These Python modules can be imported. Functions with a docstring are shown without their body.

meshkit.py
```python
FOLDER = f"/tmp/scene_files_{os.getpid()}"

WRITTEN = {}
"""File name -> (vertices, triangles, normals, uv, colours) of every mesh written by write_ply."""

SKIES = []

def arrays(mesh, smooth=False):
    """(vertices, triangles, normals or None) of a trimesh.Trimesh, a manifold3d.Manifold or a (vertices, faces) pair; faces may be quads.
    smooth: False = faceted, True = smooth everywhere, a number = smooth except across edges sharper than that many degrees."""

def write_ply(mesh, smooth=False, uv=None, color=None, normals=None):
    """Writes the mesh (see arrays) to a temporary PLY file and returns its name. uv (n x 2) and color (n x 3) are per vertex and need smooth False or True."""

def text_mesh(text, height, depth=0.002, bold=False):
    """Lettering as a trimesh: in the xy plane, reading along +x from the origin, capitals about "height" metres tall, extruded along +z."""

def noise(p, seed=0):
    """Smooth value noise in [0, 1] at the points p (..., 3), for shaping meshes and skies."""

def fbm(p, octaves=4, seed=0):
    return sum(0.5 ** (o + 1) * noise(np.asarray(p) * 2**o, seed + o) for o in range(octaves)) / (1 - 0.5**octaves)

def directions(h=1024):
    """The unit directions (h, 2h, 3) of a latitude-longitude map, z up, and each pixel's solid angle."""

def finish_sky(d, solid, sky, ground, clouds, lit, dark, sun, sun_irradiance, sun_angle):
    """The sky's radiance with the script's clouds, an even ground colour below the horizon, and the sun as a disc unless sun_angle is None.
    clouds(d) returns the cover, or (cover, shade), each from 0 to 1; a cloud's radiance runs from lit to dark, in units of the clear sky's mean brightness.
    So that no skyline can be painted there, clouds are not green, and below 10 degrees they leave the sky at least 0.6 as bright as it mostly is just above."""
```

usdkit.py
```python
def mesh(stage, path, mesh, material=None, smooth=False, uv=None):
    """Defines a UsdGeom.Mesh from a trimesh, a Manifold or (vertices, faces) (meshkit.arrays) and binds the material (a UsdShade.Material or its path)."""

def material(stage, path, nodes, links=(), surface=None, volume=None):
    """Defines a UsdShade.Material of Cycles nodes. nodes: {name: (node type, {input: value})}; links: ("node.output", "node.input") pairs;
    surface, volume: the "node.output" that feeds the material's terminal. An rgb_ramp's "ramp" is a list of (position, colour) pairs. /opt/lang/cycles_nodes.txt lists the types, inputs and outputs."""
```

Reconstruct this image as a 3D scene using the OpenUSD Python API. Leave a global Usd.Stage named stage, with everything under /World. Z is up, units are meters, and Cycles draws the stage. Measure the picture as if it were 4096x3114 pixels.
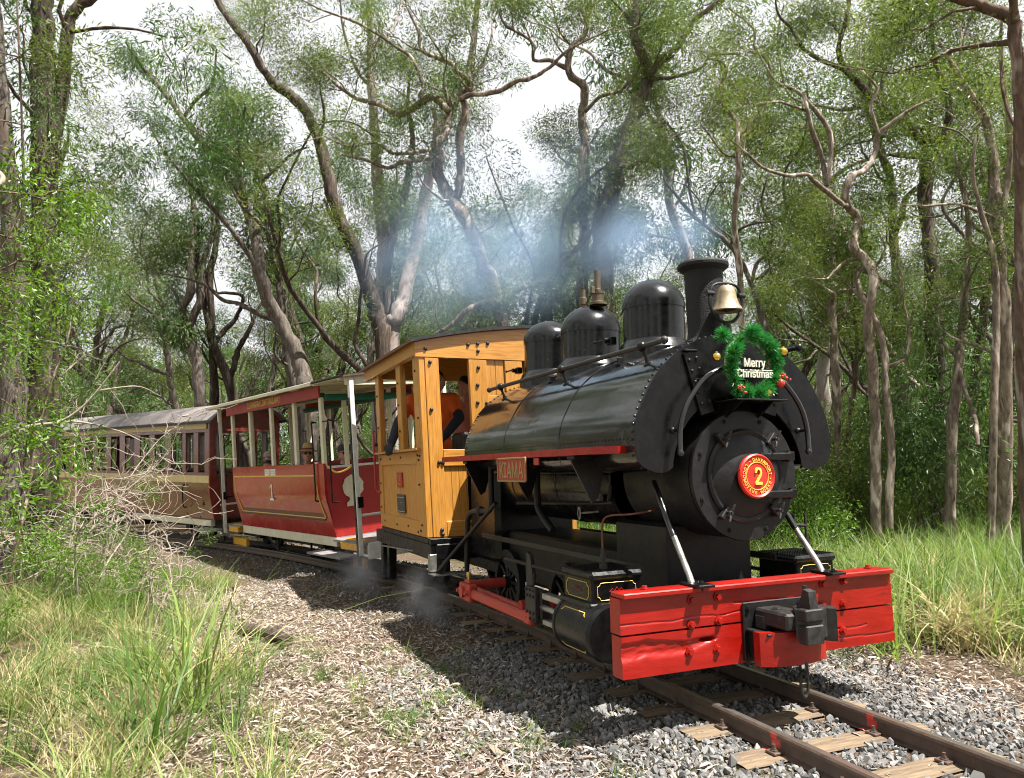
import math, random
import numpy as np, trimesh
import usdkit, meshkit
from pxr import Usd, UsdGeom, UsdLux, UsdShade, Gf, Sdf, Vt

stage = Usd.Stage.CreateInMemory()
UsdGeom.SetStageUpAxis(stage, UsdGeom.Tokens.z)
UsdGeom.Xform.Define(stage, '/World')
UsdGeom.Scope.Define(stage, '/World/Looks')
sin, cos, pi, rad = math.sin, math.cos, math.pi, math.radians
V = lambda *a: np.array(a, float)
nrm = lambda a: np.asarray(a, float) / max(1e-12, np.linalg.norm(a))

# ------------------------------------------------------------------ camera, sky, sun
CAM, YAW, PITCH, ROLL, FPX = V(3.5728, -3.1002, 1.3503), 2.740932, 0.1050, -0.0200, 3018.17
F_ = V(cos(YAW) * cos(PITCH), sin(YAW) * cos(PITCH), sin(PITCH))
R0 = nrm(np.cross(F_, [0, 0, 1])); U0 = np.cross(R0, F_)
R_ = cos(ROLL) * R0 + sin(ROLL) * U0; U_ = -sin(ROLL) * R0 + cos(ROLL) * U0


def xf(prim, M):
    """M: 4x4, columns = axes and origin."""
    UsdGeom.Xformable(prim).AddTransformOp().Set(Gf.Matrix4d(*np.asarray(M, float).T.ravel().tolist()))


def frame(x, y, z, o):
    M = np.eye(4); M[:3, 0], M[:3, 1], M[:3, 2], M[:3, 3] = x, y, z, o
    return M


cam = UsdGeom.Camera.Define(stage, '/World/camera')
cam.CreateFocalLengthAttr(36 * FPX / 4096); cam.CreateHorizontalApertureAttr(36.0)
cam.CreateClippingRangeAttr((0.05, 3000.0)); cam.CreateExposureAttr(EXPOSURE := 1.68)
xf(cam.GetPrim(), frame(R_, U_, -F_, CAM))

SUN = nrm([0.40, 0.285, 1.0])
ELEV, ROT = math.asin(SUN[2]), math.atan2(SUN[0], SUN[1])
# a broken sky: bright thin cloud with a few blue holes, the same in every direction
sky_mat = usdkit.material(stage, '/World/Looks/sky_look', {
    's': ('sky_texture', {'sky_type': 'single_scattering', 'sun_disc': False, 'sun_elevation': ELEV, 'sun_rotation': ROT}),
    'tc': ('texture_coordinate', {}), 'mp': ('mapping', {'scale': (1, 1, 2.2)}),
    'n': ('noise_texture', {'scale': 2.6, 'detail': 7, 'roughness': 0.6}),
    'r': ('rgb_ramp', {'ramp': [(0.27, (0.35,) * 3), (0.38, (1, 1, 1))]}),
    'm': ('mix', {'color2': (6.3, 6.35, 6.45)}), 'b': ('background_shader', {'strength': 0.05})},
    [('tc.generated', 'mp.vector'), ('mp.vector', 'n.vector'), ('n.fac', 'r.fac'), ('r.color', 'm.fac'), ('s.color', 'm.color1'), ('m.color', 'b.color')], surface='b.background')
dome = UsdLux.DomeLight.Define(stage, '/World/sky')
UsdShade.MaterialBindingAPI.Apply(dome.GetPrim()).Bind(sky_mat)
dome.GetPrim().SetCustomDataByKey('kind', 'structure')
sun = UsdLux.DistantLight.Define(stage, '/World/sun')
sun.CreateIntensityAttr(1.25); sun.CreateNormalizeAttr(True); sun.CreateAngleAttr(0.53); sun.CreateColorAttr(Gf.Vec3f(1.0, 0.955, 0.88))
sx = nrm(np.cross([0, 1, 0], SUN)); xf(sun.GetPrim(), frame(sx, np.cross(SUN, sx), SUN, V(0, 0, 40)))

# ------------------------------------------------------------------ prims, names, tags
_used, OFF = {}, {}


def numbered(parent, name):
    k = f'{parent}/{name}'; n = _used.get(k, 0); _used[k] = n + 1
    return k if n == 0 else f'{k}_{n:03d}'


def tag(p, label=None, cat=None, group=None, kind=None):
    for k, v in (('label', label), ('category', cat), ('group', group), ('kind', kind)):
        if v: p.SetCustomDataByKey(k, v)
    return p


def thing(name, label, cat, M=None, group=None):
    x = UsdGeom.Xform.Define(stage, numbered('/World', name))
    if M is not None and np.ndim(M) == 1: OFF[x.GetPath().name] = V(*M)
    if M is not None: xf(x.GetPrim(), M if np.ndim(M) == 2 else frame([1, 0, 0], [0, 1, 0], [0, 0, 1], M))
    return tag(x.GetPrim(), label, cat, group)


def obj(name, mesh, m, parent=None, smooth=35, label=None, kind=None):
    if isinstance(mesh, MB): mesh = mesh.mesh()
    o = OFF.get(str(parent.GetPath()).split('/')[2]) if parent else None
    if hasattr(mesh, 'vertices'): mesh = (np.array(mesh.vertices), np.array(mesh.faces))
    if o is not None: mesh = (np.asarray(mesh[0]) - o, mesh[1])
    p = usdkit.mesh(stage, numbered(str(parent.GetPath()) if parent else '/World', name), mesh, m, smooth=smooth).GetPrim()
    return tag(p, label, kind=kind)


def copy_of(src, name, label, M, group=None):
    x = UsdGeom.Xform.Define(stage, numbered('/World', name)); p = x.GetPrim()
    p.GetReferences().AddInternalReference(src.GetPath()); p.SetInstanceable(True)
    x.ClearXformOpOrder(); x.AddTransformOp(opSuffix='place').Set(Gf.Matrix4d(*np.asarray(M, float).T.ravel().tolist()))
    return tag(p, label, src.GetCustomDataByKey('category'), group)


# ------------------------------------------------------------------ mesh builder
def orient(d):
    d = nrm(d); a = V(0, 0, 1) if abs(d[2]) < 0.9 else V(1, 0, 0)
    x = nrm(np.cross(a, d)); return np.stack([x, np.cross(d, x), d], 1)


class MB:
    def __init__(s): s.v, s.f, s.n = [], [], 0

    def add(s, v, f):
        v, f = np.asarray(v, float), np.asarray(f, int)
        if f.shape[1] == 4: f = np.vstack([f[:, [0, 1, 2]], f[:, [0, 2, 3]]])
        s.v.append(v); s.f.append(f + s.n); s.n += len(v); return s

    def tm(s, m): return s.add(m.vertices, m.faces)

    def mesh(s): return np.vstack(s.v), np.vstack(s.f)

    def box(s, lo, hi, bev=0.004, R=None, o=None):
        lo, hi = np.minimum(lo, hi).astype(float), np.maximum(lo, hi).astype(float)
        b = min(bev, 0.45 * (hi - lo).min())
        if b <= 0:
            m = trimesh.creation.box(bounds=[lo, hi])
        else:
            c, h = (lo + hi) / 2, (hi - lo) / 2; pts = []
            for sg in np.ndindex(2, 2, 2):
                sgn = np.array(sg) * 2 - 1
                for k in range(3):
                    q = h - b; q[k] = h[k]; pts.append(c + sgn * q)
            m = trimesh.Trimesh(pts, process=False).convex_hull
        v = np.array(m.vertices)
        if R is not None: v = v @ np.asarray(R).T
        if o is not None: v = v + o
        return s.add(v, m.faces)

    def bar(s, a, b, w, h, bev=0.003, up=(0, 0, 1)):
        a, b = V(*a), V(*b); d = nrm(b - a); x = nrm(np.cross(up, d)) if abs(nrm(up) @ d) < .999 else nrm(np.cross((1, 0, 0), d)); z = np.cross(d, x)
        L = np.linalg.norm(b - a)
        return s.box((0, -w / 2, -h / 2), (L, w / 2, h / 2), bev, np.stack([d, x, z], 1), a)

    def tube(s, pts, r, n=10, cap=True):
        P = np.asarray(pts, float); r = np.broadcast_to(np.asarray(r, float), len(P))
        T = np.gradient(P, axis=0); T /= np.maximum(np.linalg.norm(T, axis=1, keepdims=True), 1e-9)
        X = orient(T[0])[:, 0]; th = np.arange(n) * 2 * pi / n; V_ = []
        for p, t, q in zip(P, T, r):
            X = X - t * (X @ t); X = nrm(X); Y = np.cross(t, X)
            V_.append(p + q * (np.outer(np.cos(th), X) + np.outer(np.sin(th), Y)))
        V_ = np.vstack(V_); i = np.arange(len(P) - 1)[:, None] * n; j = np.arange(n)[None]; k = (j + 1) % n
        F = np.stack([i + j, i + k, i + n + k, i + n + j], -1).reshape(-1, 4)
        F = np.vstack([F[:, [0, 1, 2]], F[:, [0, 2, 3]]])
        if cap:
            m = len(V_); V_ = np.vstack([V_, P[0], P[-1]]); j = np.arange(n); k = (j + 1) % n; e = (len(P) - 1) * n
            F = np.vstack([F, np.stack([k, j, np.full(n, m)], 1), np.stack([e + j, e + k, np.full(n, m + 1)], 1)])
        return s.add(V_, F)

    def cyl(s, a, b, r, n=24, r2=None): return s.tube([a, b], [r, r if r2 is None else r2], n)

    def lathe(s, prof, o=(0, 0, 0), d=(0, 0, 1), n=40):
        """prof: (radius, height) pairs; closed where radius is 0."""
        P = np.array(prof, float); th = np.arange(n) * 2 * pi / n
        v = np.stack([P[:, None, 0] * np.cos(th), P[:, None, 0] * np.sin(th), np.repeat(P[:, 1:2], n, 1)], -1).reshape(-1, 3) @ orient(d).T + V(*o)
        i = np.arange(len(P) - 1)[:, None] * n; j = np.arange(n)[None]; k = (j + 1) % n
        return s.add(v, np.stack([i + j, i + k, i + n + k, i + n + j], -1).reshape(-1, 4))

    def ball(s, c, r, sub=2, sc=(1, 1, 1)):
        m = trimesh.creation.icosphere(sub, 1.0); return s.add(m.vertices * r * np.array(sc) + V(*c), m.faces)

    def prism(s, poly, a, b, axis='x'):
        """Extrudes an outline: axis x takes (y, z) points, y takes (x, z), z takes (x, y); from a to b."""
        from shapely.geometry import Polygon
        g = poly if hasattr(poly, 'exterior') else Polygon(poly)
        m = trimesh.creation.extrude_polygon(g, abs(b - a), engine='earcut'); v = np.array(m.vertices); v[:, 2] += min(a, b)
        v = {'x': v[:, [2, 0, 1]], 'y': v[:, [0, 2, 1]], 'z': v}[axis]
        return s.add(v, m.faces[:, ::-1] if axis == 'y' else m.faces)

    def bolt(s, p, d, r=0.014, h=0.012, n=6):
        p, d = V(*p), nrm(d); s.tube([p - d * .002, p + d * h * .35, p + d * h * .36, p + d * h], [r * 1.5, r * 1.5, r, r * .85], n); return s

    def text(s, t, h, o, x, y, depth=.002, bold=True, center=True, fit=None):
        m = meshkit.text_mesh(t, h, depth, bold); v = np.array(m.vertices); w = v[:, 0].max()
        if fit: v[:, 0] *= fit / w; w = fit
        if center: v[:, 0] -= w / 2
        x, y = nrm(x), nrm(y); return s.add(v @ np.stack([x, y, np.cross(x, y)]) + V(*o), m.faces)

    def rivet(s, p, d, r=0.008):
        d = nrm(d); return s.tube([V(*p), V(*p) + d * r * .6, V(*p) + d * r * .9], [r, r * .8, r * .25], 6)

    def moved(s, fn):
        s.v = [fn(v) for v in s.v]; return s


def curve(pts, n=24):
    """A smooth line through the points (Catmull-Rom)."""
    P = np.asarray(pts, float); P = np.vstack([2 * P[0] - P[1], P, 2 * P[-1] - P[-2]]); out = []
    for i in range(1, len(P) - 2):
        for t in np.linspace(0, 1, max(2, n // (len(P) - 3)), endpoint=False):
            a, b, c, d = P[i - 1:i + 3]
            out.append(.5 * (2 * b + (c - a) * t + (2 * a - 5 * b + 4 * c - d) * t * t + (3 * b - a - 3 * c + d) * t ** 3))
    return np.array(out + [P[-2]])


# ------------------------------------------------------------------ materials
MAT = {}


def mat(name, col, rough=.5, var=.18, scale=9., bump=0., bscale=60., bdist=.004, metal=0., coat=0., col2=None, stretch=(1, 1, 1), spec=.5, rvar=.1, spots=None, translucent=0., island=0.):
    c = np.array(col, float); lo, hi = np.clip(c * (1 - var), 0, 1), np.clip(c * (1 + var), 0, 1)
    if col2 is not None: hi = np.array(col2, float)
    N = {'tc': ('texture_coordinate', {}), 'mp': ('mapping', {'scale': stretch}),
         'n': ('noise_texture', {'scale': scale, 'detail': 5, 'roughness': .6}),
         'r': ('rgb_ramp', {'ramp': [(.3, tuple(lo)), (.7, tuple(hi))]}),
         'rr': ('map_range', {'from_min': .3, 'from_max': .7, 'to_min': max(.03, rough - rvar), 'to_max': min(1, rough + rvar)}),
         'p': ('principled_bsdf', {'metallic': metal, 'coat_weight': coat, 'coat_roughness': .08, 'specular_ior_level': spec})}
    L = [('tc.object', 'mp.vector'), ('mp.vector', 'n.vector'), ('n.fac', 'r.fac'), ('n.fac', 'rr.value'), ('rr.result', 'p.roughness')]
    out = 'r.color'
    if spots:
        col_s, sc, th = spots
        N['sn'] = ('noise_texture', {'scale': sc, 'detail': 6, 'roughness': .7}); N['sr'] = ('rgb_ramp', {'ramp': [(th, (0, 0, 0)), (th + .07, (1, 1, 1))]}); N['sm'] = ('mix', {'color2': col_s})
        L += [('mp.vector', 'sn.vector'), ('sn.fac', 'sr.fac'), ('sr.color', 'sm.fac'), (out, 'sm.color1')]; out = 'sm.color'
    if island:
        N['g'] = ('geometry', {}); N['ir'] = ('map_range', {'to_min': 1 - island, 'to_max': 1 + island}); N['h'] = ('hsv', {})
        L += [('g.random_per_island', 'ir.value'), ('ir.result', 'h.value'), (out, 'h.color')]; out = 'h.color'
    L.append((out, 'p.base_color'))
    if bump:
        N['bn'] = ('noise_texture', {'scale': bscale, 'detail': 6, 'roughness': .6}); N['b'] = ('bump', {'strength': bump, 'distance': bdist})
        L += [('mp.vector', 'bn.vector'), ('bn.fac', 'b.height'), ('b.normal', 'p.normal')]
    surf = 'p.BSDF'
    if translucent:
        N['t'] = ('translucent_bsdf', {}); N['mx'] = ('mix_closure', {'fac': translucent}); L += [(out, 't.color'), ('p.BSDF', 'mx.closure1'), ('t.BSDF', 'mx.closure2')]; surf = 'mx.closure'
    MAT[name] = usdkit.material(stage, f'/World/Looks/{name}', N, L, surface=surf)
    return MAT[name]


mat('gloss_black', (.006, .006, .0065), .12, .3, 5, bump=.3, bscale=2.2, bdist=.03, coat=.6, spots=((.035, .03, .025), 30, .66), rvar=.06)
mat('black_paint', (.0040, .0040, .0045), .30, .3, 14, spec=.32, bump=.25, bscale=40, bdist=.003, spots=((.04, .035, .03), 45, .68))
mat('dome_black', (.0045, .0045, .005), .22, .3, 8, bump=.2, bscale=5, bdist=.01, spots=((.03, .028, .026), 20, .64))
mat('matt_black', (.006, .006, .0065), .48, .25, 20, spec=.35, bump=.5, bscale=130, bdist=.002)
mat('soot_black', (.008, .008, .009), .6, .5, 30, spec=.3, bump=1., bscale=120, bdist=.006)
mat('steel', (.34, .33, .31), .42, .35, 14, metal=.85, bump=.2, bscale=80)
mat('dark_steel', (.022, .021, .02), .5, .5, 20, metal=.3, bump=.4, bscale=70)
mat('red_paint', (.235, .0045, .0015), .36, .2, 9, bump=.45, bscale=60, bdist=.003, coat=.08, spots=((.12, .008, .005), 30, .60), stretch=(1, .3, 1))
mat('red_plate', (.58, .022, .012), .4, .12, 30, bump=.8, bscale=160, bdist=.002)
mat('old_red', (.33, .03, .018), .45, .25, 12, bump=.3, bscale=60)
mat('brass', (.62, .45, .18), .32, .2, 30, metal=1.)
mat('bell_bronze', (.34, .27, .18), .45, .3, 18, metal=.7, bump=.2, bscale=50)
mat('old_brass', (.10, .075, .045), .5, .35, 30, metal=.3, bump=.3, bscale=60)
mat('gold_paint', (.62, .42, .07), .4, .15, 40)
mat('copper', (.13, .05, .03), .45, .3, 30, metal=.4)
mat('dull_gold', (.26, .17, .06), .45, .2, 40)
mat('varnished_wood', (.40, .170, .028), .36, .2, 9, col2=(.50, .235, .045), stretch=(7, 7, .5), bump=.2, bscale=30, bdist=.002, coat=.3, spots=((.25, .10, .02), 6, .70))
mat('varnished_board', (.42, .18, .030), .36, .2, 9, col2=(.53, .25, .05), stretch=(7, .5, 7), bump=.2, bscale=30, bdist=.002, coat=.3, spots=((.27, .11, .02), 6, .70))
mat('dark_wood', (.10, .04, .015), .5, .3, 6)
mat('cream', (.62, .58, .44), .5, .12, 8)
mat('cream_band', (.58, .45, .20), .45, .12, 8)
mat('white_paint', (.68, .67, .62), .45, .15, 12, spots=((.20, .12, .07), 25, .67))
mat('carriage_red', (.24, .012, .010), .22, .12, 3, bump=.25, bscale=2.2, bdist=.02, coat=.5)
mat('carriage_red_dull', (.30, .012, .010), .45, .12, 6)
mat('maroon', (.13, .055, .032), .2, .2, 5, coat=.6, bump=.2, bscale=3, bdist=.015)
mat('maroon_trim', (.11, .035, .022), .3, .2, 8, coat=.3)
mat('maroon_end', (.19, .035, .028), .3, .15, 6, coat=.3)
mat('roof_brown', (.07, .035, .03), .7, .3, 4)
mat('roof_grey', (.17, .15, .145), .6, .18, 1.5)
mat('yellow_paint', (.62, .31, .02), .45, .2, 12, spots=((.12, .07, .03), 18, .62))
mat('deck_grey', (.20, .19, .19), .7, .2, 12)
mat('rail_steel', (.075, .05, .038), .55, .35, 14, bump=.4, bscale=90, spots=((.12, .06, .03), 22, .6))
mat('rail_top', (.28, .24, .21), .3, .25, 30, metal=.8, stretch=(.4, 6, 6))
mat('sleeper_wood', (.10, .07, .045), .85, .25, 6, col2=(.215, .155, .095), stretch=(9, .9, 9), bump=1., bscale=10, bdist=.008)
mat('skin', (.50, .25, .16), .5, .1, 20)
mat('shirt_orange', (.72, .12, .015), .8, .12, 12, bump=.5, bscale=12, bdist=.01)
mat('shirt_pink', (.55, .20, .13), .8, .12, 12)
mat('navy_cloth', (.012, .014, .028), .85, .2, 14)
mat('cloth_dark', (.03, .03, .035), .85, .2, 14)
mat('straw', (.50, .34, .16), .8, .2, 60)
mat('hat_band', (.20, .02, .02), .7, .1, 20)
mat('cap_grey', (.38, .35, .34), .8, .1, 20)
mat('cap_dark', (.05, .05, .055), .8, .1, 20)
mat('hair_dark', (.02, .014, .01), .6, .3, 40)
mat('glove_black', (.012, .011, .010), .7, .3, 30)
mat('plaque_bronze', (.035, .032, .026), .5, .2, 30)
mat('lens_black', (.005, .005, .005), .1)
mat('tinsel_green', (.07, .55, .10), .33, .3, 30, translucent=.3, island=.6)
mat('gold_ball', (.80, .52, .10), .12, .05, 30, metal=1., rvar=.03)
mat('red_ball', (.50, .03, .02), .25, .1, 30)
mat('silver_letter', (.62, .62, .52), .35, .2, 60, metal=.3, bump=.6, bscale=300, bdist=.002)
mat('green_canvas', (.01, .12, .08), .8)
mat('sign_grey', (.45, .45, .45), .5)
# ------------------------------------------------------------------ the track's line: arc length s backwards from the buffer beam
SC, RC = 1.5, 29.3


def track(s):
    """(point on the centre line, heading of the way back) at arc length s behind x = 0."""
    if s < 0: return V(-s, -.018 * -s - .006 * s * s, 0), V(-1, .018 - .012 * s, 0)
    a = max(0, s - SC) / RC
    return V(-min(s, SC) - RC * sin(a), -RC * (1 - cos(a)), 0), V(-cos(a), -sin(a), 0)


# ------------------------------------------------------------------ locomotive
L = thing('steam_locomotive', 'small black saddle tank steam locomotive with timber cab and red buffer beam', 'locomotive', V(-2, 0, 0))
half = [(0, 2.163), (.133, 2.147), (.20, 2.131), (.288, 2.105), (.39, 2.054), (.491, 1.98), (.592, 1.88), (.663, 1.764), (.714, 1.66), (.738, 1.565), (.743, 1.463), (.736, 1.40), (.705, 1.352), (.655, 1.325), (.59, 1.308), (.53, 1.315), (.49, 1.34)]
hs = curve(half, 48)
inner = [(.495 * cos(a), 1.282 + .495 * sin(a)) for a in np.linspace(.16, pi / 2, 14)]
rim = [(-y, z) for y, z in hs[::-1]] + [tuple(p) for p in hs[1:]]
ring = rim + inner + [(-y, z) for y, z in inner[::-1][1:]]
X0, X1 = -3.16, -.19
# the saddle tank's skin, with the slight waves of old plate
b = MB(); n = len(rim); xs = np.linspace(X0, X1, 40)
P = np.array(rim); dz = np.gradient(P, axis=0); nn = np.stack([dz[:, 1], -dz[:, 0]], 1); nn /= np.linalg.norm(nn, axis=1, keepdims=True); nn = -nn
if nn[n // 2][1] < 0: nn = -nn
G = np.stack([np.repeat(xs[:, None], n, 1), np.repeat(P[None, :, 0], 40, 0), np.repeat(P[None, :, 1], 40, 0)], -1)
w = (meshkit.fbm(G * [1.6, 3, 3], 3, 3) - .5) * .016 * np.sin(np.linspace(0, pi, 40))[:, None] ** .5
G[..., 1] += nn[:, 0] * w; G[..., 2] += nn[:, 1] * w
i = np.arange(39)[:, None] * n; j = np.arange(n - 1)[None]
b.add(G.reshape(-1, 3), np.stack([i + j, i + j + 1, i + n + j + 1, i + n + j], -1).reshape(-1, 4))
tank = obj('saddle_tank', b, MAT['gloss_black'], L, smooth=True)
b = MB().prism(ring, X1 - .006, X1 + .012); obj('front_plate', b, MAT['black_paint'], tank)
b = MB().prism(ring, X0 - .012, X0 + .006); obj('rear_plate', b, MAT['black_paint'], tank)
b = MB()
P3 = np.array(rim); ln = np.r_[0, np.cumsum(np.linalg.norm(np.diff(P3, axis=0), axis=1))]
for x in (X1 - .022, X0 + .03):
    for t in np.arange(.02, ln[-1], .047):
        y, z = np.interp(t, ln, P3[:, 0]), np.interp(t, ln, P3[:, 1]); k = int(np.argmin(abs(ln - t))); b.rivet((x, y, z), (0, nn[k, 0], nn[k, 1]), .010)
for sy in (-1, 1):
    for x in np.arange(X0 + .08, X1 - .03, .044): b.rivet((x, sy * .739, 1.512), (0, sy, 0), .0085)
obj('rivets', b, MAT['matt_black'], tank, smooth=False, kind='stuff')
b = MB()
for x in (-1.18, -2.2): b.tube([(x, y * 1.0015, 1.282 + (z - 1.282) * 1.0015) for y, z in rim[2:-2]], .004, 6)
obj('plate_seam', b, MAT['gloss_black'], tank)
# boiler, smokebox, firebox
b = MB().lathe([(0, 0), (.355, 0), (.355, 2.8)], (-3.95, 0, 1.25), (1, 0, 0), 48)
for x in (-1.2, -2.1, -3.0): b.lathe([(.355, 0), (.362, .004), (.362, .05), (.355, .054)], (x, 0, 1.25), (1, 0, 0), 48)
obj('boiler', b, MAT['dome_black'], L)
b = MB().box((-3.95, -.42, .45), (-3.2, .42, 1.5), .05); obj('firebox', b, MAT['black_paint'], L)
sb = obj('smokebox', MB().lathe([(0, 0), (.385, 0), (.385, .74), (0, .74)], (-.92, 0, 1.282), (1, 0, 0), 64), MAT['matt_black'], L)
rg = MB().lathe([(.30, 0), (.391, 0), (.394, .006), (.394, .024), (.390, .03), (.268, .03)], (-.164, 0, 1.282), (1, 0, 0), 72)
obj('front_ring', rg, MAT['matt_black'], sb)
b = MB()
for k in range(8):
    a = pi / 8 + k * pi / 4; b.bolt((-.134, .352 * cos(a), 1.282 + .352 * sin(a)), (1, 0, 0), .011, .016)
obj('ring_bolts', b, MAT['matt_black'], sb, kind='stuff')
door = obj('smokebox_door', MB().lathe([(.285, 0), (.285, .012), (.272, .024), (.258, .022), (.25, .016), (.2, .046), (.15, .066), (.1, .078), (.0, .082)], (-.136, 0, 1.280), (1, 0, 0), 72), MAT['matt_black'], L, smooth=40)
for z in (1.392, 1.163):
    b = MB().box((-.105, .06, z - .022), (-.062, .305, z + .022), .008); b.cyl((-.095, .31, z - .035), (-.095, .31, z + .035), .014, 12); b.box((-.13, .29, z - .028), (-.075, .345, z + .028), .005)
    obj('hinge_strap', b, MAT['black_paint'], door)
for a in (2.28, .86, -2.28, -.86):
    c = V(-.112, .285 * cos(a), 1.282 + .285 * sin(a)); u = V(0, cos(a), sin(a)); w_ = V(0, -sin(a), cos(a)); b = MB()
    b.box((-.02, -.04, -.016), (.022, .045, .016), .005, np.stack([V(1, 0, 0), u, w_], 1), c)
    b.cyl(c, c + V(.075, 0, 0), .009, 8)
    for s_ in (-1, 1): b.tube([c + V(.055, 0, 0), c + V(.066, 0, 0) + s_ * nrm(V(0, .45, 1)) * .028, c + V(.07, 0, 0) + s_ * nrm(V(0, .45, 1)) * .055], [.010, .009, .006], 8)
    b.ball(c + V(.055, 0, 0), .014, 1)
    obj('clamp', b, MAT['dark_steel'], door)
# number plate
np_ = obj('number_plate', MB().lathe([(0, 0), (.124, 0), (.132, .006), (.132, .022), (.124, .030), (.116, .024), (.113, .020), (0, .020)], (-.045, -.004, 1.277), (1, 0, 0), 64), MAT['red_plate'], L)
pc = V(-.0235, -.004, 1.277)
obj('inner_ring', MB().lathe([(.079, 0), (.0805, .003), (.083, .003), (.0845, 0)], pc, (1, 0, 0), 48), MAT['gold_paint'], np_)
b = MB()


def arc_text(b, text, c, r, h, a0, a1, Xr, Yr, depth=.003):
    """Lettering round a circle, from angle a0 to a1 (clockwise, from the top)."""
    for k, ch in enumerate(text):
        if ch == ' ': continue
        a = a0 + (a1 - a0) * (k + .5) / len(text); u = sin(a) * Xr + cos(a) * Yr; t = cos(a) * Xr - sin(a) * Yr
        if ch == '.': b.ball(c + u * (r + h / 2), h * .16, 1); continue
        b.text(ch, h, c + u * r, t, u, depth)


Xr, Yr = V(0, 1, 0), V(0, 0, 1)
arc_text(b, 'DAVENPORT', pc, .0895, .0185, rad(-20), rad(88), Xr, Yr)
arc_text(b, 'LOCOMOTIVE WORKS', pc, .0895, .0185, rad(-38), rad(-258), Xr, Yr) if False else None
for word, a0, a1 in (('LOCOMOTIVE', rad(-44), rad(-176)), ('WORKS', rad(-190), rad(-252))):
    for k, ch in enumerate(word):
        a = a0 + (a1 - a0) * (k + .5) / len(word); u = sin(a) * Xr + cos(a) * Yr; t = -(cos(a) * Xr - sin(a) * Yr)
        b.text(ch, .0185, pc + u * (.0895 + .0185), t, -u, .003)
for a in (rad(-31), rad(100)): b.ball(pc + .099 * (sin(a) * Xr + cos(a) * Yr), .004, 1)
obj('lettering', b, MAT['gold_paint'], np_, smooth=False)
obj('number', MB().text('2', .098, pc + V(0, 0, -.049), Xr, Yr, .008, fit=.062), MAT['gold_paint'], np_, smooth=False)
# front brackets, arch handrail, lamp shelf
for s_ in (-1, 1):
    Y = lambda y: s_ * y
    a, c = V(-.172, Y(.343), 2.03), V(-.172, Y(.235), 1.66); d = nrm(c - a); q = V(0, -d[2], d[1]) * .05
    b = MB(); pl = [a + q, a - q, c - q, c + q]; b.prism([(p[1], p[2]) for p in pl], -.178, -.160)
    b.box((-.178, min(Y(.30), Y(.39)), 2.03), (-.145, max(Y(.30), Y(.39)), 2.045), .004)
    br = obj('tank_bracket', b, MAT['black_paint'], L); b = MB()
    for k in range(5):
        for e in (-1, 1): b.ball(a + d * (.045 + .068 * k) + q * .55 * e + V(.013, 0, 0), .011, 1)
    obj('bracket_rivets', b, MAT['matt_black'], br, kind='stuff')
    ft = MB().lathe([(.05, 0), (.03, .004)], (0, 0, 0)) if False else None
hp = curve([(-.1, -.49, 1.42), (-.1, -.483, 1.561), (-.1, -.443, 1.68), (-.1, -.378, 1.775), (-.1, -.285, 1.868), (-.1, -.15, 1.93), (-.1, 0, 1.95), (-.1, .15, 1.93), (-.1, .285, 1.868), (-.1, .378, 1.78), (-.1, .443, 1.68), (-.1, .475, 1.561), (-.1, .48, 1.42)], 60)
b = MB().tube(hp, .0165, 12)
for y in (-.487, .478): b.ball((-.1, y, 1.42), .021, 2)
hoop = obj('front_handrail', b, MAT['gloss_black'], L)
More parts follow.
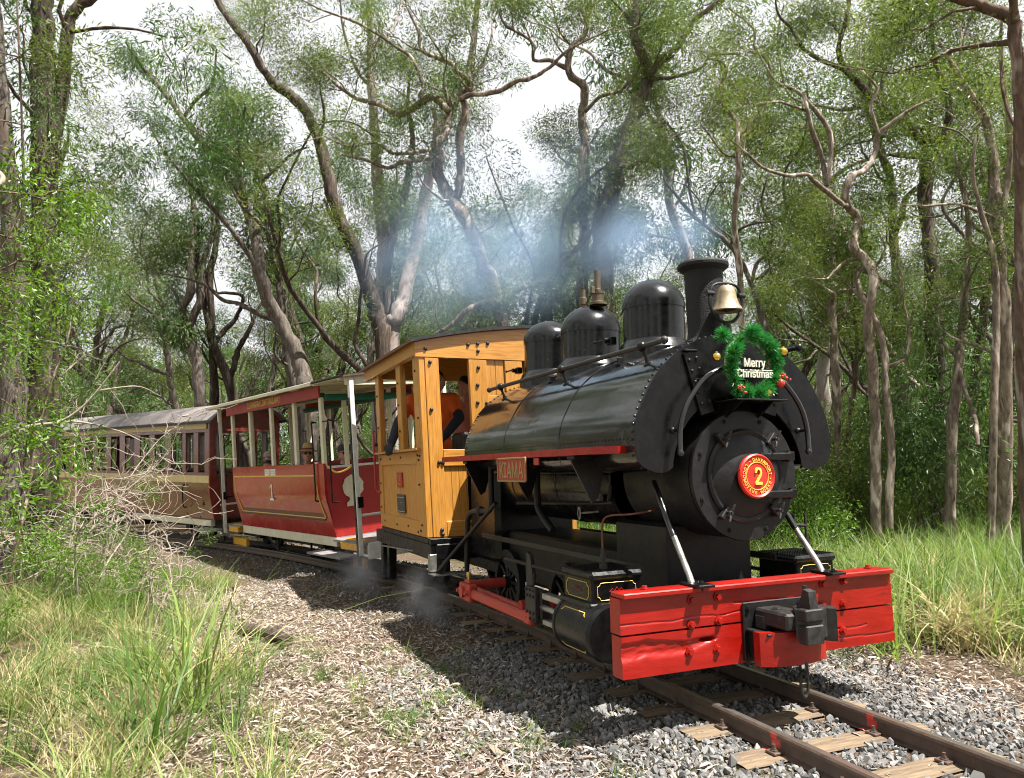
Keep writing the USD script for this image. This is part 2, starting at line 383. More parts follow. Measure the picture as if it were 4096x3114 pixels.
for y, z in ((-.483, 1.555), (.474, 1.555), (-.30, 1.86), (.30, 1.86)):
    obj('standoff', MB().cyl((-.18, y * 1.0, z), (-.1, y, z), .010, 10).ball((-.175, y, z), .02, 1), MAT['matt_black'], hoop)
b = MB().box((-.19, -.19, 1.722), (.06, .19, 1.731), .003)
for y in (-.12, .12): b.prism([(-.185, 1.60), (.02, 1.722), (-.185, 1.722)], y - .005, y + .005, 'y')
obj('lamp_shelf', b, MAT['black_paint'], L)
obj('smokebox_saddle', MB().box((-1.15, -.33, .45), (-.5, .33, .98), .02).box((-1.1, -.45, .42), (-.55, .45, .5), .01), MAT['matt_black'], L)
# chimney
cz = 2.15
b = MB().lathe([(.150, 0), (.135, .012), (.122, .03), (.117, .06), (.116, .12), (.124, .42), (.128, .47), (.150, .485), (.165, .497), (.168, .515), (.160, .53), (.138, .535), (.122, .525), (.112, .47), (.105, .2)], (-.45, 0, cz), (0, 0, 1), 56)
obj('chimney', b, MAT['soot_black'], L)
# domes: bell-shaped tops over drums with a flared base


def dome_parts(name, x, r, zt, zs, zb):
    h = zt - zs
    prof = [(r * 1.22, -.13), (r * 1.22, -.02), (r * 1.15, .0), (r * 1.12, .02), (r * 1.02, .045), (r, .06), (r, zs - zb - .01)]
    d = obj(name, MB().lathe(prof, (x, 0, zb), (0, 0, 1), 64), MAT['dome_black'], L)
    cap = [(r, zs - zb - .012), (r * 1.025, zs - zb - .012), (r * 1.03, zs - zb + .01)] + [(r * 1.03 * cos(t), zs - zb + .012 + h * sin(t)) for t in np.linspace(.06, pi / 2, 18)]
    cap[-1] = (0, cap[-1][1])
    obj('dome_cap', MB().lathe(cap, (x, 0, zb), (0, 0, 1), 64), MAT['dome_black'], d, smooth=60)
    return d


d3 = dome_parts('sand_dome', -1.05, .224, 2.70, 2.50, 2.20)
d2 = dome_parts('steam_dome', -2.0, .248, 2.70, 2.485, 2.20)
d1 = dome_parts('rear_dome', -2.80, .245, 2.72, 2.53, 2.20)
for d, x in ((d3, -1.05), (d1, -2.80)):
    b = MB().cyl((x - .2, -.24, 2.28), (x - .2, -.31, 2.28), .02, 12).cyl((x - .2, -.30, 2.285), (x - .33, -.315, 2.285), .008, 8).ball((x - .33, -.315, 2.285), .012, 1).box((x - .235, -.27, 2.25), (x - .165, -.22, 2.31), .005)
    obj('sand_valve', b, MAT['black_paint'], d)
b = MB().lathe([(.075, 0), (.075, .02), (.05, .03), (.05, .09), (.055, .095), (.055, .11), (.03, .115), (.03, .135), (.026, .14), (.026, .27), (.028, .275), (.028, .295), (0, .30)], (-1.86, 0, 2.695), n=24)
b.bar((-1.86, -.03, 2.83), (-2.06, -.02, 2.73), .012, .008).box((-1.84, -.09, 2.78), (-1.80, -.06, 2.84), .003)
obj('safety_valve', b, MAT['old_brass'], L, label='tall dull brass safety valve on the middle dome')
obj('whistle', MB().lathe([(.05, 0), (.05, .03), (.028, .04), (.028, .06), (.034, .065), (.034, .12), (.028, .125), (.022, .13), (.022, .20), (.026, .205), (0, .21)], (-2.12, 0, 2.69), n=24), MAT['old_brass'], L)
# bell in its yoke
bx, bz = -.235, 2.315
bell = obj('bell', MB().lathe([(.060, .012), (.096, 0), (.099, .006), (.093, .018), (.078, .045), (.066, .08), (.059, .12), (.054, .145), (.042, .162), (.0, .17)], (bx, .005, bz), n=40), MAT['bell_bronze'], L)
b = MB().ball((bx, .005, bz + .012), .02, 1).cyl((bx, .005, bz), (bx, .005, bz + .13), .006, 8); obj('clapper', b, MAT['dark_steel'], bell)
yk = curve([(bx, -.115, bz + .12), (bx, -.125, bz + .06), (bx, -.11, bz + .0), (bx, -.06, bz - .055), (bx, 0, bz - .072), (bx, .06, bz - .055), (bx, .11, bz), (bx, .13, bz + .06), (bx, .12, bz + .12)], 40)
b = MB().tube(yk, .011, 8).cyl((bx, 0, bz - .07), (bx, 0, bz - .16), .022, 12, .03).box((bx - .09, -.06, bz - .175), (bx + .05, .06, bz - .155), .004)
b.tube(curve([(bx, -.118, bz + .115), (bx, -.095, bz + .16), (bx, -.04, bz + .18), (bx, .05, bz + .18), (bx, .105, bz + .16), (bx, .122, bz + .115)], 24), .009, 8)
for y in (-.12, .125): b.cyl((bx, y - .025, bz + .11), (bx, y + .025, bz + .11), .016, 10)
obj('bell_yoke', b, MAT['matt_black'], bell)
# tank handrails
for s_ in (-1, 1):
    b = MB().cyl((-3.07, s_ * .519, 2.096), (-.172, s_ * .519, 2.096), .0165, 14)
    for x in (-3.07, -.172): b.ball((x, s_ * .519, 2.096), .026, 2)
    r_ = obj('tank_handrail', b, MAT['dark_steel'] if s_ < 0 else MAT['black_paint'], L)
    for x in (-2.79, -1.545, -.42):
        b = MB().ball((x, s_ * .519, 2.096), .033, 2).tube([(x, s_ * .519, 2.09), (x, s_ * .492, 2.03), (x, s_ * .478, 1.995)], [.016, .010, .018], 12)
        b.lathe([(.036, 0), (.034, .008), (.015, .014)], (x, s_ * .474, 1.988), (0, s_ * .5, .8), 16); obj('stanchion', b, MAT['black_paint'], r_)
for x in (-1.975, -.905): obj('lifting_lug', MB().box((x - .006, -.41, 2.03), (x + .006, -.36, 2.10), .004).box((x - .03, -.42, 2.045), (x + .03, -.40, 2.055), .002), MAT['black_paint'], tank)
# running boards
for s_ in (-1, 1):
    poly = [(-3.36, s_ * .742), (-.285, s_ * .742), (-.283, s_ * .80), (-.41, s_ * .905), (-3.36, s_ * .905)]
    rb = obj('running_board', MB().prism(poly[::s_], 1.425, 1.470, 'z'), MAT['red_paint'], L)
    for x in (-2.75, -1.75, -.72):
        b = MB().prism([(s_ * .70, 1.15), (s_ * .745, 1.12), (s_ * .885, 1.385), (s_ * .885, 1.424), (s_ * .62, 1.424)], x - .008, x + .008).box((x - .05, s_ * .76, 1.40), (x + .05, s_ * .89, 1.424), .004)
        obj('board_bracket', b, MAT['black_paint'], rb)
    b = MB()
    for x in (-1.22,): b.box((x - .04, s_ * .89, 1.37), (x + .04, s_ * .902, 1.42), .003)
    obj('board_clip', b, MAT['old_red'], rb)
# name plate
b = MB().box((-1.872, -.925, 1.258), (-1.345, -.912, 1.425), .004); kp = obj('name_plate', b, MAT['old_red'], L)
b = MB().text('KIAMA', .112, (-1.61, -.9255, 1.283), (1, 0, 0), (0, 0, 1), .004, fit=.46); obj('lettering', b, MAT['dull_gold'], kp, smooth=False)
b = MB()
for a_, c_ in (((-1.872, 1.258), (-1.345, 1.258)), ((-1.872, 1.425), (-1.345, 1.425)), ((-1.872, 1.258), (-1.872, 1.425)), ((-1.345, 1.258), (-1.345, 1.425))): b.bar((a_[0], -.926, a_[1]), (c_[0], -.926, c_[1]), .012, .012, .002)
obj('plate_rim', b, MAT['dull_gold'], kp)
# ------------------------------------------------------------------ front end: buffer beam


def plank_front(y0, y1, z0, z1, x1, seed, wound=False):
    """The beam's weathered front face as a displaced sheet closed by a box behind."""
    ny, nz = 240, 40; yy, zz = np.linspace(y0, y1, ny), np.linspace(z0, z1, nz); Yg, Zg = np.meshgrid(yy, zz)
    p = np.stack([Yg * 2.2, Zg * 26, np.full_like(Yg, seed)], -1); x = x1 + (meshkit.fbm(p, 4, seed) - .5) * .0018
    for zc, amp, k in (((z0 * .42 + z1 * .58), .008, 1), ((z0 * .7 + z1 * .3), .006, 2)):
        line = zc + (meshkit.fbm(np.stack([Yg * 3, Yg * 0 + k, Yg * 0], -1), 3, seed + k) - .5) * .04
        x -= amp * np.exp(-((Zg - line) / .003) ** 2) * (meshkit.noise(np.stack([Yg * 2, Yg * 0 + 5 * k, Yg * 0], -1), seed) > .45)
    if wound:
        top = z1 - .045 - .012 * np.sin(Yg * 9) + (meshkit.fbm(np.stack([Yg * 12, Yg * 0, Yg * 0], -1), 3, 5) - .5) * .02; bot = top - np.interp(Yg, [-1, -.8, -.55, -.42, -.36], [.085, .08, .055, .03, .0])
        inside = 1 / (1 + np.exp(-(top - Zg) / .003)) / (1 + np.exp(-(Zg - bot) / .006)) * (Yg < -.36)
        x -= inside * (.009 + .009 * meshkit.fbm(np.stack([Yg * 22, Zg * 60, Yg * 0], -1), 3, 9))
        x -= .05 * np.exp(-(((Yg + .425) / .045) ** 2 + ((Zg - (z1 - .065)) / .010) ** 2) ** 2)
    f = np.arange((nz - 1))[:, None] * ny + np.arange(ny - 1)[None]
    b = MB().add(np.stack([x, Yg, Zg], -1).reshape(-1, 3), np.stack([f, f + 1, f + ny + 1, f + ny], -1).reshape(-1, 4))
    # sides back to the rear
    ed = np.r_[np.arange(ny), np.arange(1, nz) * ny + ny - 1, (nz - 1) * ny + np.arange(ny - 1)[::-1], np.arange(1, nz - 1)[::-1] * ny]
    fv = np.stack([x, Yg, Zg], -1).reshape(-1, 3)[ed]; bv = fv.copy(); bv[:, 0] = x1 - .105; m = len(ed); a_ = np.arange(m); c_ = (a_ + 1) % m
    b.add(np.vstack([fv, bv]), np.stack([a_, a_ + m, c_ + m, c_], 1)); cen = bv.mean(0); b.add(np.vstack([bv, cen]), np.stack([a_, c_, np.full(m, m)], 1)[:, ::-1])
    return b


bp = obj('buffer_beam', plank_front(-.99, .99, .457, .645, 0, 4), MAT['red_paint'], L, label='upper red timber plank of the buffer beam')
obj('lower_plank', plank_front(-.985, .99, .229, .446, .001, 8, True), MAT['red_paint'], bp)
b = MB().box((-.105, -.985, .6455), (.034, -.478, .676), .006).box((-.105, -.472, .6455), (.034, .988, .675), .006)
obj('cap_rail', b, MAT['red_paint'], bp)
b = MB()
for y, z in ((-.534, .606), (-.356, .609), (-.541, .474), (-.353, .478), (-.559, .328), (-.373, .324), (.423, .62), (.592, .626), (.412, .494), (.579, .488), (.563, .335), (.40, .34)): b.bolt((0, y, z), (1, 0, 0), .019, .024)
for y in (-.80, .86): b.bolt((-.05, y, .676), (0, 0, 1), .018, .022)
obj('beam_bolts', b, MAT['red_paint'], bp, kind='stuff')
# coupling
b = MB().box((.004, -.192, .236), (.016, .262, .562), .004)
for y, z in ((-.16, .53), (.22, .53), (-.17, .27)): b.bolt((.016, y, z), (1, 0, 0), .012, .016)
cp = obj('coupling_plate', b, MAT['matt_black'], L)
arc = [(.235 - .9 * (y - .02) ** 2 * 1.3, y) for y in np.linspace(-.215, .255, 13)]
poly = arc + [(x - .05, y) for x, y in arc[::-1]]
obj('buffer_pad', MB().prism(poly, .245, .425, 'z'), MAT['red_paint'], cp)
b = MB().prism([(.01, -.16), (.17, -.20), (.17, -.13), (.01, -.08)], .262, .418, 'z').prism([(.01, .22), (.17, .235), (.17, .17), (.01, .16)], .262, .418, 'z').box((.01, -.18, .405), (.2, .22, .419), .004)
b.box((.01, -.06, .262), (.18, .10, .40), .01)
obj('drawhead', b, MAT['matt_black'], cp)
b = MB().box((.01, -.11, .44), (.27, .06, .53), .012).box((.02, -.12, .415), (.10, .10, .50), .01)
b.bolt((.12, -.04, .531), (0, 0, 1), .02, .01)
b.prism([(.19, .01), (.27, -.05), (.335, -.02), (.345, .08), (.31, .135), (.22, .14)], .405, .555, 'z')
b.prism([(.215, .53), (.335, .53), (.325, .65), (.285, .66), (.27, .62)], .0, .055, 'y')
b.box((.285, -.05, .375), (.352, .075, .475), .006).box((.285, -.05, .497), (.352, .075, .56), .006)
b.prism([(.20, .12), (.30, .13), (.345, .175), (.30, .215), (.21, .205)], .375, .55, 'z')
b.cyl((.27, .03, .55), (.27, .03, .675), .013, 10)
obj('knuckle_coupler', b, MAT['dark_steel'], cp, smooth=30)
b = MB(); c0 = V(.21, .045, .255)
for k, ang in ((0, 0), (1, pi / 2)):
    th = np.linspace(0, 2 * pi, 21)
    ct = c0 + V(0, 0, -.035 - k * .085); q = np.stack([np.zeros(21), np.cos(th) * .026, np.sin(th) * (.052 if k == 0 else .07)], 1)
    if k == 0: q = q[:, [1, 0, 2]]
    b.tube(ct + q, .0085, 8, False)
obj('chain_link', b, MAT['dark_steel'], cp)
# braces from the beam to the smokebox
for s_ in (-1, 1):
    p0, p1 = V(-.065, s_ * .482, .695), V(-.47, s_ * .44, 1.25); m_ = p0 + (p1 - p0) * .42
    br = obj('brace_rod', MB().cyl(m_, p1, .020, 14), MAT['gloss_black'], L)
    obj('brace_foot_rod', MB().tube([p0 + V(.01, 0, -.01), p0 + V(-.012, 0, .03), m_], [.019, .0185, .0185], 14), MAT['steel'], br)
    b = MB().box((-.10, s_ * .482 - .055, .677), (.085, s_ * .482 + .055, .693), .004); b.bolt((.03, s_ * .482, .693), (0, 0, 1), .017, .018); obj('brace_foot', b, MAT['black_paint'], br)
# ------------------------------------------------------------------ cylinders and steam chests


def framed(b, o, X, Y, w, h, t=.005, r=.02, dep=.0015, bend=None):
    """A painted lining: a thin frame with hollow corners on the face spanned by X and Y."""
    pts = []
    for cx, cy, a0 in ((1, 1, 180), (-1, 1, 270), (-1, -1, 0), (1, -1, 90)):
        arcp = [(cx * w / 2 + r * cos(rad(a)), cy * h / 2 + r * sin(rad(a))) for a in np.linspace(a0 + 90, a0, 5)]; pts += arcp
    pts.append(pts[0]); P = [bend(x, y) if bend else V(*o) + x * nrm(X) + y * nrm(Y) for x, y in pts]
    return b.tube(P, t / 2, 4, False)


for s_ in (-1, 1):
    yc, zc, R = s_ * .875, .398, .168
    cy = obj('steam_cylinder', MB().lathe([(0, 0), (R * .9, 0), (R, .012), (R, .035), (R * .965, .037), (R * .965, .435), (R, .437), (R, .46), (R * .94, .478), (R * .3, .488), (0, .488)], (-.745, yc, zc), (1, 0, 0), 56), MAT['black_paint'], L)
    bend = lambda x, y: V(-.52 + x, yc - 0 + s_ * (R * .967) * cos(y / R), zc + (R * .967) * sin(y / R))
    b = MB(); framed(b, None, None, None, .30, .26, .006, .022, bend=bend); obj('cylinder_lining', b, MAT['gold_paint'], cy, smooth=False)
    y0, y1 = s_ * .60, s_ * .935
    ch = obj('steam_chest', MB().box((-.765, y0, .50), (-.40, y1, .70), .012), MAT['black_paint'], L)
    b = MB().box((-.78, s_ * .585, .686), (-.385, s_ * .95, .735), .018).box((-.79, s_ * .59, .525), (-.375, s_ * .965, .557), .008).box((-.73, s_ * .70, .50), (-.42, s_ * .955, .525), .004)
    obj('chest_lid', b, MAT['black_paint'], ch); b = MB()
    for x in np.arange(-.765, -.395, .022):
        for y in np.arange(.6, .94, .022):
            b.box((x, s_ * y, .735), (x + .011, s_ * (y + .011), .739), 0)
    for x in (-.70, -.62, -.54, -.46): b.bolt((x, s_ * .952, .515), (0, s_, 0), .009, .012)
    obj('tread_studs', b, MAT['black_paint'], ch, smooth=False, kind='stuff')
    b = MB(); framed(b, (-.583, s_ * .9365, .62), (1, 0, 0), (0, 0, 1), .28, .10); framed(b, (-.3985, s_ * .77, .62), (0, 1, 0), (0, 0, 1), .26, .10); obj('chest_lining', b, MAT['gold_paint'], ch, smooth=False)
    b = MB()
    for k in (-1, 1):
        for o, X in ((V(-.583, s_ * .9365, .62), V(1, 0, 0)), (V(-.3985, s_ * .77, .62), V(0, 1, 0)), ):
            b.tube([o + k * X * .05 + V(0, 0, -.004), o + k * X * .03 + V(0, 0, .014), o + k * X * .014 + V(0, 0, .002), o + V(0, 0, .022)], .0025, 4, False)
    obj('scroll_ornament', b, MAT['red_paint'], ch, smooth=False)
    b = MB().cyl((-.5, s_ * .80, .735), (-.5, s_ * .80, .77), .026, 8).cyl((-.5, s_ * .80, .77), (-.5, s_ * .80, .86), .012, 10).cyl((-.5, s_ * .80, .80), (-.5, s_ * .80, .83), .02, 6)
    if s_ > 0: b.cyl((-.5, .80, .86), (-.5, .80, 1.0), .009, 8).cyl((-.5, .80, .92), (-.5, .70, .93), .011, 8).cyl((-.5, .70, .9), (-.5, .70, 1.0), .012, 8)
    oil = obj('oil_cock', b, MAT['dark_steel'], ch)
    if s_ < 0: obj('copper_pipe', MB().tube(curve([(-.5, -.80, .86), (-.5, -.80, .98), (-.47, -.80, 1.035), (-.40, -.79, 1.06), (-.3, -.70, 1.07), (-.45, -.42, 1.08)], 30), .006, 8), MAT['copper'], oil)
# ------------------------------------------------------------------ frames, wheels, motion
b = MB()
for s_ in (-1, 1): b.box((-6.1, s_ * .20, .30), (-.10, s_ * .23, .60), .005)
b.box((-.55, -.5, .30), (-.11, .5, .45), .01).box((-6.1, -.8, .44), (-3.9, .8, .60), .01)
fr = obj('frame', b, MAT['black_paint'], L)
obj('ash_pan', MB().box((-3.2, -.30, .33), (-1.15, .30, .765), .02), MAT['matt_black'], L)
for x in (-1.9, -3.1):
    for s_ in (-1, 1):
        b = MB(); c = V(x, s_ * .335, .295)
        b.lathe([(.24, -.035), (.285, -.035), (.30, -.03), (.30, .03), (.285, .035), (.24, .035), (.235, .0)], c, (0, s_, 0), 40); wl = obj('driving_wheel', b, MAT['matt_black'], L)
        b = MB().cyl(c - V(0, s_ * .04, 0), c + V(0, s_ * .06, 0), .055, 16)
        for k in range(10): a = k * pi / 5; b.bar(c, c + .245 * V(cos(a), 0, sin(a)), .03, .03, .004)
        b.prism([(c[0] + .24 * cos(a), c[2] + .24 * sin(a)) for a in np.linspace(.3, 2.2, 9)], c[1] - .03, c[1] + .03, 'y')
        obj('spokes', b, MAT['matt_black'], wl)
for s_ in (-1, 1):
    y = s_ * .84
    b = MB().box((-1.24, y - .03, .455), (-.74, y + .03, .495), .004).box((-1.24, y - .03, .285), (-.74, y + .03, .32), .004); sl = obj('slide_bar', b, MAT['steel'], L)
    b = MB().box((-1.47, y - .055, .285), (-1.30, y - .02, .52), .006).box((-1.50, y - .02, .30), (-1.28, y + .05, .50), .01)
    for x in (-1.44, -1.385, -1.33):
        for z in (.305, .345, .46, .50): b.bolt((x, y - .055, z), (0, -1, 0), .009, .012)
    b.cyl((-1.44, y, .52), (-1.44, y, .60), .016, 10)
    ch = obj('crosshead', b, MAT['dark_steel'], L); obj('piston_rod', MB().cyl((-1.3, y, .39), (-.74, y, .39), .022, 14), MAT['steel'], ch)
    b = MB().box((-2.66, y - .06, .255), (-1.42, y - .02, .335), .012).box((-2.87, y - .075, .225), (-2.60, y + .0, .37), .01).box((-2.80, y - .05, .37), (-2.68, y - .01, .40), .006)
    b.cyl((-2.76, y - .10, .30), (-2.76, y + .04, .30), .05, 14); b.box((-1.50, y - .065, .25), (-1.38, y - .015, .345), .012)
    for x in (-2.85, -2.65): b.bolt((x, y - .075, .30), (0, -1, 0), .02, .03)
    rod = obj('connecting_rod', b, MAT['old_red'], L); b = MB().lathe([(.012, 0), (.012, .02), (.02, .022), (.02, .06), (.012, .065), (0, .066)], (-2.74, y - .03, .40), n=12)
    obj('oil_cup', b, MAT['brass'], rod)
    b = MB().box((-3.14, s_ * .70, .235), (-1.85, s_ * .74, .30), .01)
    for x in (-1.9, -3.1): b.cyl((x, s_ * .38, .295), (x, s_ * .75, .295), .045, 14)
    obj('coupling_rod', b, MAT['old_red'], L)
    b = MB().cyl((-2.4, s_ * .66, .60), (-.78, s_ * .66, .60), .014, 10).prism([(-1.95, .40), (-1.88, .38), (-1.82, .52), (-1.86, .68), (-1.93, .70)], s_ * .66 - .015, s_ * .66 + .015, 'y').box((-3.3, s_ * .52, .70), (-.5, s_ * .535, .745), .004)
    obj('valve_gear', b, MAT['steel'] if False else MAT['dark_steel'], L)
# pipes on the near side
b = MB().tube(curve([(-2.60, -.70, 1.40), (-2.605, -.70, 1.2), (-2.61, -.70, 1.04), (-2.68, -.70, .985), (-2.88, -.70, .975), (-3.10, -.70, .955), (-3.21, -.70, .90), (-3.24, -.70, .80), (-3.27, -.70, .38)], 60), .025, 12).ball((-2.88, -.70, .975), .045, 2)
obj('injector_pipe', b, MAT['matt_black'], L)
b = MB().tube([(-2.45, -.72, 1.06), (-3.6, -.76, .50), (-4.0, -.78, .28), (-4.15, -.78, .19)], [.018, .018, .026, .02], 10); obj('blowdown_pipe', b, MAT['matt_black'], L)
b = MB().tube(curve([(-1.82, -.62, 1.35), (-1.82, -.62, 1.12), (-1.78, -.62, 1.02), (-1.6, -.6, .88)], 20), .028, 10).cyl((-1.10, -.36, 1.13), (-1.10, -.46, 1.13), .03, 10).tube(curve([(-1.0, -.44, 1.22), (-1.0, -.46, 1.12), (-1.06, -.46, 1.10), (-2.5, -.5, 1.05)], 24), .014, 8)
obj('feed_pipe', b, MAT['matt_black'], L)
th = np.linspace(0, 2 * pi, 21); b = MB().tube(np.stack([-1.32 + .04 * np.cos(th) * .5, np.full(21, -.52), 1.02 + .045 * np.sin(th)], 1), .004, 6, False); b.cyl((-1.32, -.52, .975), (-1.32, -.52, 1.065), .003, 6).cyl((-1.32, -.52, 1.02), (-1.25, -.40, 1.03), .008, 8)
obj('hand_wheel', b, MAT['steel'], L)
# ------------------------------------------------------------------ the timber cab (leans a little towards the camera)
LEAN = .0437


def lean(v):
    v = np.array(v); v[:, 1] -= (v[:, 2] - .66) * LEAN; return v


XF, XB, YW = -4.0, -6.05, .868
cab = obj('cab', MB().box((XB - .35, -.86, .44), (XF + .08, .86, .60), .01).box((XB, -.86, .60), (XF, .86, .655), .004).box((XF + .02, -.86, .60), (XF + .09, -.30, .655), .004).moved(lean), MAT['black_paint'], L, label='timber driving cab with open windows')


def cb(name, lo, hi, m='varnished_wood', bev=.006, **k):
    return obj(name, MB().box(lo, hi, bev).moved(lean), MAT[m], cab, **k)


def roofz(y): return 2.706 + .225 * (y + .82) - .06 * (y + .82) ** 2


for s in (-1, 1):
    Y = lambda a, c: (min(s * a, s * c), max(s * a, s * c))
    # front end: corner strip, corner post, window post, sill, inset boards
    y0, y1 = Y(.803, .868); cb('corner_strip', (XF - .07, y0, .66), (XF - .008, y1, 2.60), 'varnished_wood')
    y0, y1 = Y(.648, .803); cb('corner_post', (XF - .05, y0, .66), (XF, y1, 2.535))
    y0, y1 = Y(.105, .315); cb('window_post', (XF - .05, y0, 1.50), (XF, y1, 2.533))
    y0, y1 = Y(.315, .65); cb('window_sill', (XF - .06, y0, 1.39), (XF + .004, y1, 1.565), 'varnished_board')
    for k in range(4):
        y0, y1 = Y(.315 + k * .084 + .0015, .315 + (k + 1) * .084 - .0015); cb('board', (XF - .04, y0, .80), (XF - .022, y1, 1.40), bev=.003)
    y0, y1 = Y(.30, .65); cb('bottom_rail', (XF - .05, y0, .66), (XF + .002, y1, .822), 'varnished_board')
    # side: posts, rails, boards
    ys = s * .868
    for x0, x1, z0, z1 in ((-4.25, -4.07, .66, 2.56), (-4.98, -4.79, 1.56, 2.56), (-6.05, -5.87, .66, 2.56)):
        y0, y1 = Y(.80, .868); cb('side_post', (x0, y0, z0), (x1, y1, z1))
    y0, y1 = Y(.82, .872); cb('side_rail', (-5.87, y0, 1.42), (-4.25, y1, 1.555), 'varnished_board'); cb('side_rail', (-5.87, y0, .66), (-4.25, y1, .822), 'varnished_board')
    y0, y1 = Y(.78, .925); cb('side_sill', (-6.06, y0, 1.557), (-4.07, y1, 1.585), 'varnished_board')
    for k in range(12):
        x0 = -5.87 + k * .135; y0, y1 = Y(.838, .855); cb('board', (x0 + .0015, y0, .80), (x0 + .1335, y1, 1.43), bev=.003)
    y0, y1 = Y(.83, .905); cb('fascia', (-6.52, y0, 2.555), (-4.03, y1, 2.70 if s < 0 else 2.90), 'varnished_board')
for y0, y1 in ((-.104, .0), (.0, .104)):
    cb('board', (XF - .04, y0 + .0015, 2.15), (XF - .022, y1 - .0015, 2.535), bev=.003)
arch = [(-.90, 2.536)] + [(y, roofz(y)) for y in np.linspace(-.90, .90, 25)] + [(.90, 2.536)]
obj('arch_beam', MB().prism(arch, XF - .045, XF + .004).moved(lean), MAT['varnished_board'], cab)
obj('rear_arch', MB().prism(arch, XB - .02, XB + .02).moved(lean), MAT['varnished_board'], cab)
yy = np.linspace(-.965, .965, 25); prof = [(y, roofz(y) + .004) for y in yy] + [(y, roofz(y) + .034) for y in yy[::-1]]
obj('roof', MB().prism(prof, -6.58, -3.955).moved(lean), MAT['dark_wood'], cab)
obj('roof_edge', MB().prism([(y * 1.004, z + (.003 if k > 24 else 0)) for k, (y, z) in enumerate(prof)], -3.955, -3.942).moved(lean), MAT['dark_steel'], cab)
cb('front_panel', (XF - .048, -.102, 1.50), (XF - .02, .102, 2.15), 'varnished_board', .003)
obj('rear_panel', MB().box((XB, -.86, .66), (XB + .04, .86, 1.40), .004).moved(lean), MAT['dark_wood'], cab)
obj('back_plate', MB().box((XF - .4, -.42, .66), (XF - .02, .42, 1.75), .03).cyl((XF - .42, -.1, 1.5), (XF - .48, -.1, 1.5), .06, 16).cyl((XF - .42, .15, 1.35), (XF - .5, .15, 1.35), .04, 12).tube([(XF - .45, -.35, 1.62), (XF - .55, .1, 1.66), (XF - .45, .4, 1.6)], .012, 8).moved(lean), MAT['black_paint'], cab)
b = MB()
for y, z in ((-.79, 2.62), (-.31, 2.685), (-.20, 2.70), (-.083, 2.71), (-.20, 2.62), (-.745, 2.48), (-.755, 1.98), (-.70, 1.43), (-.66, 1.425), (-.705, .735), (-.70, .69), (-.41, .78), (-.41, .70), (-.205, 2.44), (-.225, 2.25), (-.235, 2.06), (-.13, 2.055), (-.085, 2.06)):
    b.ball((XF + .004, y, z), .021, 1)
obj('coach_bolts', b.moved(lean), MAT['dark_steel'], cab, kind='stuff')
b = MB()
for x, z in ((-4.15, 2.65), (-5.0, 2.66), (-5.05, 2.62), (-4.95, 2.61), (-5.6, 2.65), (-4.14, 2.4), (-4.1, 1.9), (-4.12, 1.5), (-4.16, 1.46), (-4.2, 1.51), (-4.88, 2.35), (-4.9, 2.1), (-4.87, 1.8), (-5.95, 2.3), (-5.96, 1.9), (-5.95, 1.2), (-4.9, 1.5), (-5.4, 1.49), (-5.9, 1.5), (-4.15, .78), (-4.2, .72), (-4.3, .70), (-4.7, .74), (-5.2, .73), (-5.8, .74), (-4.18, 1.2), (-5.97, .9)):
    b.rivet((x, -.872, z), (0, -1, 0), .014)
obj('side_bolts', b.moved(lean), MAT['dark_steel'], cab, kind='stuff')
q = obj('cab_number', MB().box((-5.13, -.873, 1.16), (-4.90, -.856, 1.33), .003).moved(lean), MAT['old_red'], cab)
q = obj('plaque', MB().box((-5.16, -.873, .87), (-4.82, -.856, 1.08), .004).moved(lean), MAT['plaque_bronze'], cab); obj('plaque_lines', MB().box((-5.145, -.875, 1.045), (-4.835, -.8731, 1.05), 0).box((-5.145, -.875, .885), (-4.835, -.8731, .89), 0).box((-5.04, -.875, .985), (-4.94, -.8731, .988), 0).moved(lean), MAT['sign_grey'], q, kind='stuff')
obj('cab_numeral', MB().text('2', .11, (-5.015, -.8735, 1.19), (1, 0, 0), (0, 0, 1), .003, fit=.09).moved(lean), MAT['brass'], cab, smooth=False)
b = MB()
for x in (-6.3, -5.98): b.box((x - .06, -.80, -.0), (x + .06, -.70, .46), .006)
b.box((-6.42, -.86, -.01), (-6.0, -.60, .02), .004)
obj('step_hanger', b, MAT['black_paint'], cab)
b = MB().bar((-5.95, -.87, .42), (-4.6, -.84, .475), .05, .014); b.box((-3.98, -.87, .33), (-3.90, -.80, .50), .004).box((-3.98, -.87, .30), (-3.75, -.50, .312), .002)
obj('cab_step', b, MAT['steel'], cab)
for s_ in (-1, 1):
    b = MB().lathe([(.17, -.035), (.21, -.035), (.225, -.03), (.225, .03), (.21, .035), (.17, .035), (.03, .01), (0, .01)], (-5.2, s_ * .335, .22), (0, s_, 0), 32); obj('trailing_wheel', b, MAT['matt_black'], L)
b = MB().tube([(-6.12, -.885, 1.86), (-6.06, -.92, 1.86), (-6.04, -.92, 1.80), (-6.04, -.92, 1.15), (-6.04, -.90, 1.10), (-5.97, -.875, 1.08)], .014, 8); obj('grab_rail', b.moved(lean), MAT['old_red'], cab)

# ------------------------------------------------------------------ people
import manifold3d as m3d


def chain(parts, edge=.03, smooth=8):
    """One continuous body: hulls of the spheres at both ends of every bone, joined, refined and smoothed."""
    def sph(p, r): return m3d.Manifold.sphere(r, 14).translate([float(x) for x in p])
    out = m3d.Manifold()
    for bone in parts: out = out + m3d.Manifold.batch_hull([sph(p, r) for p, r in bone])
    out = out.refine_to_length(edge); m = out.to_mesh()
    t = trimesh.Trimesh(m.vert_properties[:, :3], m.tri_verts, process=True); trimesh.smoothing.filter_taubin(t, iterations=smooth)
    return t


